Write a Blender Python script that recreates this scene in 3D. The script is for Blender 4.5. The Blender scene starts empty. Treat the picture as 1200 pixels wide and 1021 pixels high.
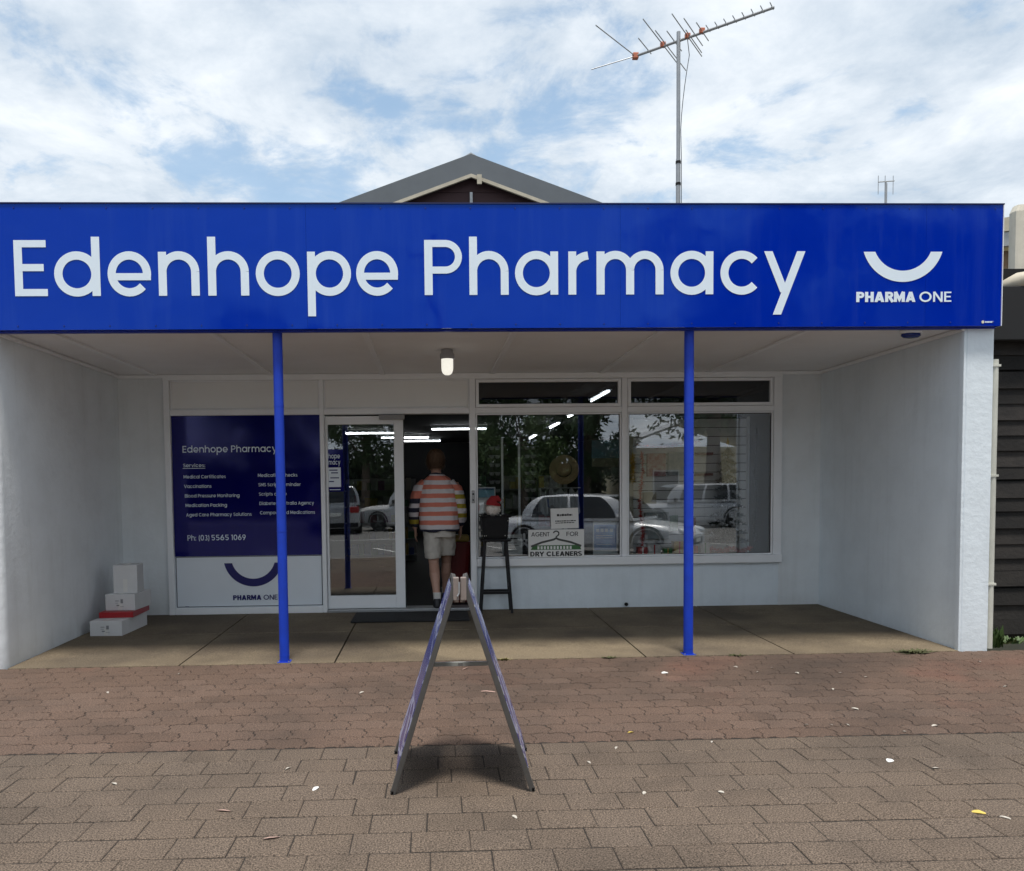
import bpy, bmesh, math, random
from mathutils import Vector, Matrix, noise
rad = math.radians
random.seed(7)
S = bpy.context.scene
COL = S.collection

# ------------------------------------------------------------------ camera
CAM = Vector((-0.2167, -6.1597, 1.3505))
F0, PPX, PPY = 900.0, 538.68, 616.26
yaw, pitch, roll = 0.033714, -0.048151, -0.011334
cy_, sy_ = math.cos(yaw), math.sin(yaw)
r0 = Vector((cy_, -sy_, 0)); f0 = Vector((sy_, cy_, 0)); u0 = Vector((0, 0, 1))
CF = math.cos(pitch)*f0 + math.sin(pitch)*u0
u1 = -math.sin(pitch)*f0 + math.cos(pitch)*u0
CR = math.cos(roll)*r0 + math.sin(roll)*u1
CU = -math.sin(roll)*r0 + math.cos(roll)*u1
cam_d = bpy.data.cameras.new('camera'); cam = bpy.data.objects.new('camera', cam_d); COL.objects.link(cam)
cam.matrix_world = Matrix(((CR.x, CU.x, -CF.x, CAM.x), (CR.y, CU.y, -CF.y, CAM.y), (CR.z, CU.z, -CF.z, CAM.z), (0, 0, 0, 1)))
cam_d.sensor_fit = 'HORIZONTAL'; cam_d.sensor_width = 36; cam_d.lens = F0/1200*36
cam_d.shift_x = (600-PPX)/1200; cam_d.shift_y = (PPY-510.5)/1200
cam_d.clip_start = 0.05; cam_d.clip_end = 5000
S.camera = cam

# ------------------------------------------------------------------ world, sun, exposure
SUN_EL, SUN_AZ = 76, 176          # azimuth clockwise from +Y: behind the camera, high
W = bpy.data.worlds.new('World'); S.world = W; W.use_nodes = True
nt = W.node_tree; nt.nodes.clear()
def N(t, typ, **kw):
    n = t.nodes.new(typ)
    for k, v in kw.items():
        if k.startswith('i_'): n.inputs[k[2:].replace('_', ' ')].default_value = v
        else: setattr(n, k, v)
    return n
wo = N(nt, 'ShaderNodeOutputWorld'); bg = N(nt, 'ShaderNodeBackground'); bg.inputs['Strength'].default_value = 0.12
sky = N(nt, 'ShaderNodeTexSky'); sky.sky_type = 'NISHITA'; sky.sun_disc = False
sky.sun_elevation = rad(SUN_EL); sky.sun_rotation = rad(SUN_AZ); sky.air_density = 1.0; sky.dust_density = 1.5
tc = N(nt, 'ShaderNodeTexCoord'); sep = N(nt, 'ShaderNodeSeparateXYZ'); nt.links.new(tc.outputs['Generated'], sep.inputs[0])
def WM(op, a, b=None, c=None):
    m = N(nt, 'ShaderNodeMath', operation=op)
    for i, v in enumerate((a, b, c)):
        if v is None: continue
        if isinstance(v, (int, float)): m.inputs[i].default_value = v
        else: nt.links.new(v, m.inputs[i])
    return m.outputs[0]
zc = WM('ADD', WM('MAXIMUM', sep.outputs[2], 0.0), 0.16)
comb = N(nt, 'ShaderNodeCombineXYZ')
nt.links.new(WM('DIVIDE', sep.outputs[0], zc), comb.inputs[0]); nt.links.new(WM('DIVIDE', sep.outputs[1], zc), comb.inputs[1])
comb.inputs[2].default_value = 3.3
def wnoise(scale, detail, rough, dist=0.0, src=None):
    n = N(nt, 'ShaderNodeTexNoise'); n.inputs['Scale'].default_value = scale; n.inputs['Detail'].default_value = detail
    n.inputs['Roughness'].default_value = rough; n.inputs['Distortion'].default_value = dist
    nt.links.new(src or comb.outputs[0], n.inputs['Vector']); return n.outputs['Fac']
big = wnoise(1.5, 3, .5); mid = wnoise(4.2, 9, .62, .3); fine = wnoise(12.0, 6, .6, .2)
dens = WM('ADD', WM('MULTIPLY', big, .55), WM('ADD', WM('MULTIPLY', mid, .75), WM('MULTIPLY', fine, .16)))
mr = N(nt, 'ShaderNodeMapRange'); mr.interpolation_type = 'SMOOTHSTEP'
mr.inputs['From Min'].default_value = 0.555; mr.inputs['From Max'].default_value = 0.72
nt.links.new(dens, mr.inputs['Value'])
hz = WM('MULTIPLY', WM('SUBTRACT', 1.0, WM('MINIMUM', WM('MULTIPLY', WM('MAXIMUM', sep.outputs[2], 0), 2.2), 1.0)), .5)   # cloud deck closes towards the horizon
mask = WM('MINIMUM', WM('ADD', WM('ADD', WM('MULTIPLY', mr.outputs[0], .84), .1), hz), 0.97)
ramp = N(nt, 'ShaderNodeValToRGB'); e = ramp.color_ramp.elements
e[0].position = .36; e[0].color = (1.35, 1.65, 2.0, 1); e[1].position = .67; e[1].color = (2.75, 2.88, 3.0, 1)
shade = wnoise(3.0, 8, .62, .3)
nt.links.new(WM('ADD', WM('MULTIPLY', shade, .7), WM('MULTIPLY', mid, .35)), ramp.inputs[0])
mix = N(nt, 'ShaderNodeMix', data_type='RGBA'); nt.links.new(mask, mix.inputs['Factor'])
hs = N(nt, 'ShaderNodeHueSaturation'); hs.inputs['Hue'].default_value = .485; hs.inputs['Value'].default_value = .58; hs.inputs['Saturation'].default_value = .9
nt.links.new(sky.outputs[0], hs.inputs['Color'])
nt.links.new(hs.outputs[0], mix.inputs['A']); nt.links.new(ramp.outputs[0], mix.inputs['B'])
nt.links.new(mix.outputs['Result'], bg.inputs['Color']); nt.links.new(bg.outputs[0], wo.inputs['Surface'])

sun_d = bpy.data.lights.new('sun', 'SUN'); sun = bpy.data.objects.new('sun', sun_d); COL.objects.link(sun)
sun_d.energy = 1.5; sun_d.angle = rad(10); sun_d.color = (1, .95, .88)
sd = Vector((math.sin(rad(SUN_AZ))*math.cos(rad(SUN_EL)), math.cos(rad(SUN_AZ))*math.cos(rad(SUN_EL)), math.sin(rad(SUN_EL))))
sun.rotation_euler = sd.to_track_quat('Z', 'Y').to_euler(); sun.location = (0, 0, 30)

S.view_settings.view_transform = 'Standard'; S.view_settings.look = 'None'; S.view_settings.exposure = 1.62; S.view_settings.gamma = 1
S.view_settings.use_curve_mapping = False
S.render.engine = 'CYCLES'; S.cycles.use_denoising = True; S.cycles.max_bounces = 10; S.cycles.diffuse_bounces = 7; S.cycles.transparent_max_bounces = 16
S.cycles.sample_clamp_indirect = 6; S.cycles.caustics_reflective = False; S.cycles.caustics_refractive = False

# ------------------------------------------------------------------ materials
MATS = {}
def mat(name, col, rough=.6, metal=0, var=.12, vscale=4, bump=0, bscale=60, spec=.5, rnd=0, speck=0, sscale=220, coat=0, emit=None, estr=1, col2=None, rot=None):
    if name in MATS: return MATS[name]
    m = bpy.data.materials.new(name); m.use_nodes = True; t = m.node_tree; L = t.links
    b = t.nodes['Principled BSDF']; b.inputs['Roughness'].default_value = rough; b.inputs['Metallic'].default_value = metal
    b.inputs['Specular IOR Level'].default_value = spec; b.inputs['Coat Weight'].default_value = coat; b.inputs['Coat Roughness'].default_value = .04
    co = N(t, 'ShaderNodeTexCoord'); geo = N(t, 'ShaderNodeNewGeometry')
    src = geo.outputs['Position']
    c2 = col2 or tuple(c*.6 for c in col)
    cur = None
    if var:
        n = N(t, 'ShaderNodeTexNoise', i_Scale=vscale, i_Detail=6, i_Roughness=.62); L.new(src, n.inputs['Vector'])
        mp = N(t, 'ShaderNodeMapRange'); mp.inputs['From Min'].default_value = .35; mp.inputs['From Max'].default_value = .7
        mp.inputs['To Max'].default_value = min(1, var*2.2); L.new(n.outputs['Fac'], mp.inputs['Value'])
        mx = N(t, 'ShaderNodeMix', data_type='RGBA'); mx.inputs['A'].default_value = (*col, 1); mx.inputs['B'].default_value = (*c2, 1)
        L.new(mp.outputs[0], mx.inputs['Factor']); cur = mx.outputs['Result']
    if speck:
        n = N(t, 'ShaderNodeTexNoise', i_Scale=sscale, i_Detail=3, i_Roughness=.7); L.new(src, n.inputs['Vector'])
        mp = N(t, 'ShaderNodeMapRange'); mp.inputs['From Min'].default_value = .3; mp.inputs['From Max'].default_value = .72
        mp.inputs['To Min'].default_value = 1-speck; mp.inputs['To Max'].default_value = 1+speck; L.new(n.outputs['Fac'], mp.inputs['Value'])
        mx = N(t, 'ShaderNodeMix', data_type='RGBA', blend_type='MULTIPLY'); mx.inputs['Factor'].default_value = 1
        if cur: L.new(cur, mx.inputs['A'])
        else: mx.inputs['A'].default_value = (*col, 1)
        L.new(mp.outputs[0], mx.inputs['B']); cur = mx.outputs['Result']
    if rnd:
        oi = N(t, 'ShaderNodeObjectInfo'); mp = N(t, 'ShaderNodeMapRange'); mp.inputs['To Min'].default_value = 1-rnd; mp.inputs['To Max'].default_value = 1+rnd
        L.new(oi.outputs['Random'], mp.inputs['Value'])
        mx = N(t, 'ShaderNodeMix', data_type='RGBA', blend_type='MULTIPLY'); mx.inputs['Factor'].default_value = 1
        if cur: L.new(cur, mx.inputs['A'])
        else: mx.inputs['A'].default_value = (*col, 1)
        L.new(mp.outputs[0], mx.inputs['B']); cur = mx.outputs['Result']
    if cur: L.new(cur, b.inputs['Base Color'])
    else: b.inputs['Base Color'].default_value = (*col, 1)
    if bump:
        n = N(t, 'ShaderNodeTexNoise', i_Scale=bscale, i_Detail=4, i_Roughness=.6); L.new(src, n.inputs['Vector'])
        bp = N(t, 'ShaderNodeBump', i_Strength=bump, i_Distance=.01); L.new(n.outputs['Fac'], bp.inputs['Height']); L.new(bp.outputs[0], b.inputs['Normal'])
    if emit: b.inputs['Emission Color'].default_value = (*emit, 1); b.inputs['Emission Strength'].default_value = estr
    MATS[name] = m; return m

def glass(name, refl=.22, tint=(.62, .66, .66), rough=0.0):
    m = bpy.data.materials.new(name); m.use_nodes = True; t = m.node_tree; L = t.links; t.nodes.clear()
    o = N(t, 'ShaderNodeOutputMaterial'); tr = N(t, 'ShaderNodeBsdfTransparent'); tr.inputs[0].default_value = (*tint, 1)
    gl = N(t, 'ShaderNodeBsdfGlossy'); gl.inputs['Roughness'].default_value = rough; gl.inputs['Color'].default_value = (.97, .98, 1, 1)
    fr = N(t, 'ShaderNodeFresnel', i_IOR=1.5); ad = N(t, 'ShaderNodeMath', operation='ADD'); ad.inputs[1].default_value = refl-.04; ad.use_clamp = True
    L.new(fr.outputs[0], ad.inputs[0]); mx = N(t, 'ShaderNodeMixShader'); L.new(ad.outputs[0], mx.inputs[0]); L.new(tr.outputs[0], mx.inputs[1]); L.new(gl.outputs[0], mx.inputs[2])
    geo = N(t, 'ShaderNodeNewGeometry'); n = N(t, 'ShaderNodeTexNoise', i_Scale=.9, i_Detail=1); L.new(geo.outputs['Position'], n.inputs['Vector'])
    bp = N(t, 'ShaderNodeBump', i_Strength=.03, i_Distance=.05); L.new(n.outputs['Fac'], bp.inputs['Height']); L.new(bp.outputs[0], gl.inputs['Normal'])
    L.new(mx.outputs[0], o.inputs[0]); MATS[name] = m; return m

def wall_paint(name, col, dirt=(.30, .29, .26)):
    """painted render with trowel mottling, rain streaks and splash dirt close to the floor"""
    m = bpy.data.materials.new(name); m.use_nodes = True; t = m.node_tree; L = t.links; b = t.nodes['Principled BSDF']; b.inputs['Roughness'].default_value = .72
    g = N(t, 'ShaderNodeNewGeometry')
    n1 = N(t, 'ShaderNodeTexNoise', i_Scale=2.2, i_Detail=7, i_Roughness=.65); L.new(g.outputs['Position'], n1.inputs['Vector'])
    mp = N(t, 'ShaderNodeMapping'); mp.inputs['Scale'].default_value = (9, 9, .7); L.new(g.outputs['Position'], mp.inputs['Vector'])
    n2 = N(t, 'ShaderNodeTexNoise', i_Scale=1.0, i_Detail=5, i_Roughness=.6); L.new(mp.outputs[0], n2.inputs['Vector'])
    m1 = N(t, 'ShaderNodeMapRange'); m1.inputs['From Min'].default_value = .42; m1.inputs['From Max'].default_value = .75; m1.inputs['To Max'].default_value = .5; L.new(n1.outputs['Fac'], m1.inputs['Value'])
    m2 = N(t, 'ShaderNodeMapRange'); m2.inputs['From Min'].default_value = .52; m2.inputs['From Max'].default_value = .8; m2.inputs['To Max'].default_value = .42; L.new(n2.outputs['Fac'], m2.inputs['Value'])
    a = N(t, 'ShaderNodeMath', operation='ADD'); L.new(m1.outputs[0], a.inputs[0]); L.new(m2.outputs[0], a.inputs[1])
    s = N(t, 'ShaderNodeSeparateXYZ'); L.new(g.outputs['Position'], s.inputs[0])
    m3 = N(t, 'ShaderNodeMapRange'); m3.inputs['From Min'].default_value = .0; m3.inputs['From Max'].default_value = .16; m3.inputs['To Min'].default_value = .75; m3.inputs['To Max'].default_value = 0; L.new(s.outputs[2], m3.inputs['Value'])
    n3 = N(t, 'ShaderNodeTexNoise', i_Scale=14, i_Detail=5); L.new(g.outputs['Position'], n3.inputs['Vector'])
    mm = N(t, 'ShaderNodeMath', operation='MULTIPLY'); L.new(m3.outputs[0], mm.inputs[0]); L.new(n3.outputs['Fac'], mm.inputs[1])
    a2 = N(t, 'ShaderNodeMath', operation='ADD'); a2.use_clamp = True; L.new(a.outputs[0], a2.inputs[0]); L.new(mm.outputs[0], a2.inputs[1])
    mx = N(t, 'ShaderNodeMix', data_type='RGBA'); mx.inputs['A'].default_value = (*col, 1); mx.inputs['B'].default_value = (*dirt, 1)
    L.new(a2.outputs[0], mx.inputs['Factor']); L.new(mx.outputs['Result'], b.inputs['Base Color'])
    nb = N(t, 'ShaderNodeTexNoise', i_Scale=16, i_Detail=7, i_Roughness=.6); L.new(g.outputs['Position'], nb.inputs['Vector'])
    bp = N(t, 'ShaderNodeBump', i_Strength=.22, i_Distance=.02); L.new(nb.outputs['Fac'], bp.inputs['Height']); L.new(bp.outputs[0], b.inputs['Normal'])
    MATS[name] = m; return m

def ground_mat(name, c1, c2, stain, speck=.5, sscale=190, rnd=.16, patch=None, patch_lo=.52):
    """concrete or clay paving: aggregate speckle, piece-to-piece change, broad stains"""
    m = bpy.data.materials.new(name); m.use_nodes = True; t = m.node_tree; L = t.links; b = t.nodes['Principled BSDF']; b.inputs['Roughness'].default_value = .88; b.inputs['Specular IOR Level'].default_value = .25
    g = N(t, 'ShaderNodeNewGeometry'); P_ = g.outputs['Position']
    def nz(s, d, r): n = N(t, 'ShaderNodeTexNoise', i_Scale=s, i_Detail=d, i_Roughness=r); L.new(P_, n.inputs['Vector']); return n.outputs['Fac']
    def mrange(v, a, b_, c, d): q = N(t, 'ShaderNodeMapRange'); q.inputs['From Min'].default_value = a; q.inputs['From Max'].default_value = b_; q.inputs['To Min'].default_value = c; q.inputs['To Max'].default_value = d; L.new(v, q.inputs['Value']); return q.outputs[0]
    def mixc(f, A, B, bt='MIX'):
        x = N(t, 'ShaderNodeMix', data_type='RGBA', blend_type=bt)
        for k, v in (('A', A), ('B', B)):
            if isinstance(v, tuple): x.inputs[k].default_value = (*v, 1)
            else: L.new(v, x.inputs[k])
        if isinstance(f, (int, float)): x.inputs['Factor'].default_value = f
        else: L.new(f, x.inputs['Factor'])
        return x.outputs['Result']
    oi = N(t, 'ShaderNodeObjectInfo')
    c = mixc(oi.outputs['Random'], c1, c2)
    if patch: c = mixc(mrange(nz(.8, 3, .5), patch_lo, patch_lo+.16, 0, .8), c, patch)
    c = mixc(mrange(nz(.55, 6, .65), .45, .68, 0, .75), c, stain)
    c = mixc(mrange(nz(3.1, 5, .6), .5, .75, 0, .4), c, stain)
    sp = nz(sscale, 2, .65)
    c = mixc(1.0, c, mrange(sp, .32, .7, 1-speck, 1+speck), 'MULTIPLY')
    c = mixc(1.0, c, mrange(oi.outputs['Random'], 0, 1, 1-rnd, 1+rnd), 'MULTIPLY')
    L.new(c, b.inputs['Base Color'])
    bp = N(t, 'ShaderNodeBump', i_Strength=.5, i_Distance=.004); L.new(sp, bp.inputs['Height'])
    bp2 = N(t, 'ShaderNodeBump', i_Strength=.35, i_Distance=.01); L.new(nz(22, 4, .6), bp2.inputs['Height']); L.new(bp.outputs[0], bp2.inputs['Normal']); L.new(bp2.outputs[0], b.inputs['Normal'])
    MATS[name] = m; return m

m_wall = wall_paint('painted_wall', (.80, .84, .865), (.62, .645, .655))
m_backwall = wall_paint('painted_back_wall', (.76, .80, .82), (.60, .625, .63))
m_pil = wall_paint('painted_pilaster', (.76, .83, .88), (.62, .68, .72))
m_frame = mat('white_aluminium', (.88, .90, .92), .38, var=.06)
m_soffit = mat('soffit_sheet', (.88, .89, .90), .7, var=.10, vscale=1.3)
m_trpanel = mat('transom_panel', (.82, .83, .82), .22, var=.03)
m_gl = glass('shop_glass', .135, (.96, .975, .975))
m_gl2 = glass('transom_glass', .06, (.45, .47, .48))
m_post = mat('blue_post_paint', (.0002, .042, .50), .6, var=.2, vscale=9)
m_postclamp = mat('post_seam', (.004, .03, .42), .4, var=0)
m_white_vinyl = mat('white_vinyl', (.74, .84, .93), .5, var=.03)
m_navy_vinyl = mat('navy_vinyl', (.006, .009, .13), .3, var=0)
m_black = mat('black_plastic', (.008, .008, .009), .6, var=0, spec=.25)
m_blackwood = mat('black_timber', (.010, .010, .012), .5, var=.1, spec=.3)
m_dark = mat('dark_rubber', (.016, .016, .017), .9, var=.2, vscale=30, bump=.4, bscale=400)
m_steel = mat('galvanised_steel', (.42, .43, .44), .45, .7, var=.2, vscale=30)
m_roof = mat('charcoal_roof_sheet', (.085, .10, .115), .45, var=.15, vscale=3)
m_barge = mat('grey_barge_metal', (.115, .13, .145), .5, var=.12, vscale=4)
m_maroon = mat('maroon_weatherboard', (.045, .018, .02), .7, var=.2)
m_cream = mat('cream_paint', (.52, .47, .37), .6, var=.25, vscale=7)

def blue_sheet(name, col, wob=.05, tint=(1, 1, 1)):
    m = bpy.data.materials.new(name); m.use_nodes = True; t = m.node_tree; L = t.links; b = t.nodes['Principled BSDF']
    b.inputs['Base Color'].default_value = (*col, 1); b.inputs['Roughness'].default_value = .09; b.inputs['Specular IOR Level'].default_value = .6; b.inputs['Specular Tint'].default_value = (*tint, 1)
    g = N(t, 'ShaderNodeNewGeometry'); n = N(t, 'ShaderNodeTexNoise', i_Scale=1.6, i_Detail=2); L.new(g.outputs['Position'], n.inputs['Vector'])
    n2 = N(t, 'ShaderNodeTexNoise', i_Scale=5, i_Detail=5, i_Roughness=.7); L.new(g.outputs['Position'], n2.inputs['Vector'])
    mp = N(t, 'ShaderNodeMapRange'); mp.inputs['To Min'].default_value = .02; mp.inputs['To Max'].default_value = .11; L.new(n2.outputs['Fac'], mp.inputs['Value']); L.new(mp.outputs[0], b.inputs['Roughness'])
    mq = N(t, 'ShaderNodeMapping'); mq.inputs['Scale'].default_value = (7, 7, .5); L.new(g.outputs['Position'], mq.inputs['Vector'])
    n3 = N(t, 'ShaderNodeTexNoise', i_Scale=1.0, i_Detail=6, i_Roughness=.65); L.new(mq.outputs[0], n3.inputs['Vector'])     # rain and dust streaks
    m3 = N(t, 'ShaderNodeMapRange'); m3.inputs['From Min'].default_value = .5; m3.inputs['From Max'].default_value = .85; m3.inputs['To Max'].default_value = .22; L.new(n3.outputs['Fac'], m3.inputs['Value'])
    mc = N(t, 'ShaderNodeMix', data_type='RGBA'); mc.inputs['A'].default_value = (*col, 1); mc.inputs['B'].default_value = (.05, .10, .42, 1) if col[2] > .2 else (.02, .025, .12, 1); L.new(m3.outputs[0], mc.inputs['Factor']); L.new(mc.outputs['Result'], b.inputs['Base Color'])
    bp = N(t, 'ShaderNodeBump', i_Strength=wob, i_Distance=.06); L.new(n.outputs['Fac'], bp.inputs['Height']); L.new(bp.outputs[0], b.inputs['Normal'])
    MATS[name] = m; return m
m_fascia = blue_sheet('blue_sign_sheet', (.0001, .020, .36), .12, (.22, .60, 1))
m_winblue = blue_sheet('navy_window_film', (.0025, .002, .10), .02, (.5, .5, 1))
m_winwhite = mat('white_window_film', (.78, .84, .90), .25, var=.03)

# ------------------------------------------------------------------ mesh builder
WLOC = {}
class MB:
    def __init__(s): s.v = []; s.f = []; s.mi = []
    def add(s, vs, fs, mi=0):
        o = len(s.v); s.v += [Vector(v) for v in vs]
        for f in fs: s.f.append(tuple(i+o for i in f)); s.mi.append(mi)
        return s
    def box(s, x0, x1, y0, y1, z0, z1, mi=0, M=None):
        vs = [(x, y, z) for z in (z0, z1) for y in (y0, y1) for x in (x0, x1)]
        if M: vs = [M @ Vector(v) for v in vs]
        return s.add(vs, [(0, 2, 3, 1), (4, 5, 7, 6), (0, 1, 5, 4), (2, 6, 7, 3), (0, 4, 6, 2), (1, 3, 7, 5)], mi)
    def tube(s, pts, rs, n=10, mi=0, cap=True, sq=1.0):
        pts = [Vector(p) for p in pts]
        if isinstance(rs, (int, float)): rs = [rs]*len(pts)
        vs = []; fs = []; k = len(pts)
        up = None
        for i, p in enumerate(pts):
            d = (pts[min(i+1, k-1)]-pts[max(i-1, 0)]).normalized()
            a = up if up is not None else (Vector((0, 0, 1)) if abs(d.z) < .9 else Vector((1, 0, 0)))
            x = d.cross(a).normalized(); y = x.cross(d).normalized(); up = y
            for j in range(n):
                t = 2*math.pi*j/n; vs.append(p+x*math.cos(t)*rs[i]+y*math.sin(t)*rs[i]*sq)
        for i in range(k-1):
            for j in range(n): fs.append((i*n+j, i*n+(j+1) % n, (i+1)*n+(j+1) % n, (i+1)*n+j))
        if cap: fs.append(tuple(reversed(range(n)))); fs.append(tuple(range((k-1)*n, k*n)))
        return s.add(vs, fs, mi)
    def lathe(s, prof, c, axis='z', n=20, mi=0):
        c = Vector(c); vs = []; fs = []; k = len(prof)
        for r, h in prof:
            for j in range(n):
                t = 2*math.pi*j/n; a, b = r*math.cos(t), r*math.sin(t)
                vs.append(c+(Vector((a, b, h)) if axis == 'z' else Vector((a, h, b)) if axis == 'y' else Vector((h, a, b))))
        for i in range(k-1):
            for j in range(n): fs.append((i*n+j, i*n+(j+1) % n, (i+1)*n+(j+1) % n, (i+1)*n+j))
        if prof[0][0] > 1e-6: fs.append(tuple(reversed(range(n))))
        if prof[-1][0] > 1e-6: fs.append(tuple(range((k-1)*n, k*n)))
        return s.add(vs, fs, mi)
    def loft(s, rings, n=18, mi=0, pw=2.0):
        """rings of (centre, rx, ry) stacked, super-ellipse sections in the XY plane"""
        vs = []; fs = []; k = len(rings)
        for c, rx, ry in rings:
            c = Vector(c)
            for j in range(n):
                t = 2*math.pi*j/n; a, b = math.cos(t), math.sin(t)
                vs.append(c+Vector((math.copysign(abs(a)**(2/pw), a)*rx, math.copysign(abs(b)**(2/pw), b)*ry, 0)))
        for i in range(k-1):
            for j in range(n): fs.append((i*n+j, i*n+(j+1) % n, (i+1)*n+(j+1) % n, (i+1)*n+j))
        fs.append(tuple(reversed(range(n)))); fs.append(tuple(range((k-1)*n, k*n)))
        return s.add(vs, fs, mi)
    def prism(s, pts2, y0, y1, plane='xz', mi=0):
        f = {'xz': lambda a, b, d: (a, d, b), 'xy': lambda a, b, d: (a, b, d), 'yz': lambda a, b, d: (d, a, b)}[plane]
        n = len(pts2); vs = [f(a, b, y0) for a, b in pts2]+[f(a, b, y1) for a, b in pts2]
        fs = [tuple(range(n)), tuple(range(2*n-1, n-1, -1))]+[(i, i+n, (i+1) % n+n, (i+1) % n) for i in range(n)]
        return s.add(vs, fs, mi)
    def mesh(s, name, shift=None, bevel=0, segs=2, smooth=False, recalc=True):
        me = bpy.data.meshes.new(name)
        sh = shift or Vector((0, 0, 0))
        me.from_pydata([tuple(v-sh) for v in s.v], [], s.f)
        me.polygons.foreach_set('material_index', s.mi)
        if recalc or bevel:
            bm = bmesh.new(); bm.from_mesh(me)
            if recalc: bmesh.ops.recalc_face_normals(bm, faces=bm.faces)
            if bevel:
                es = [e for e in bm.edges if len(e.link_faces) == 2 and e.calc_face_angle(0) > .6]
                bmesh.ops.bevel(bm, geom=es, offset=bevel, segments=segs, affect='EDGES', profile=.5, clamp_overlap=True)
            bm.to_mesh(me); bm.free()
        if smooth:
            me.polygons.foreach_set('use_smooth', [True]*len(me.polygons))
            if smooth != 'all':
                try: me.set_sharp_from_angle(angle=rad(40))
                except Exception: pass
        me.update(); return me
    def bounds(s):
        return Vector([min(v[i] for v in s.v) for i in range(3)]), Vector([max(v[i] for v in s.v) for i in range(3)])
    def build(s, name, mats, parent=None, label=None, cat=None, group=None, kind=None, bevel=0, smooth=False, recalc=True, segs=2):
        if parent is not None: base = WLOC[parent.name]
        else:
            lo, hi = s.bounds(); base = Vector(((lo.x+hi.x)/2, (lo.y+hi.y)/2, lo.z))
        me = s.mesh(name, base, bevel, segs, smooth, recalc)
        for m in (mats if isinstance(mats, (list, tuple)) else [mats]): me.materials.append(m)
        return link(name, me, parent, base, label, cat, group, kind)

def link(name, me, parent=None, base=Vector((0, 0, 0)), label=None, cat=None, group=None, kind=None):
    o = bpy.data.objects.new(name, me); COL.objects.link(o)
    if parent is not None: o.parent = parent; WLOC[o.name] = WLOC[parent.name]
    else: o.location = base; WLOC[o.name] = Vector(base)
    tag(o, label, cat, group, kind); return o
def tag(o, label=None, cat=None, group=None, kind=None):
    for k, v in (('label', label), ('category', cat), ('group', group), ('kind', kind)):
        if v: o[k] = v
    return o
def thing(name, loc, label, cat, group=None):
    o = bpy.data.objects.new(name, None); COL.objects.link(o); o.location = loc; o.empty_display_size = .2; WLOC[o.name] = Vector(loc)
    return tag(o, label, cat, group)
def copy_tree(o, parent=None):
    c = o.copy(); COL.objects.link(c); c.parent = parent
    for ch in list(o.children): copy_tree(ch, c)
    return c
def bx(name, m, parent, *b, **k):
    return MB().box(*b).build(name, m, parent, **k)

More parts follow.
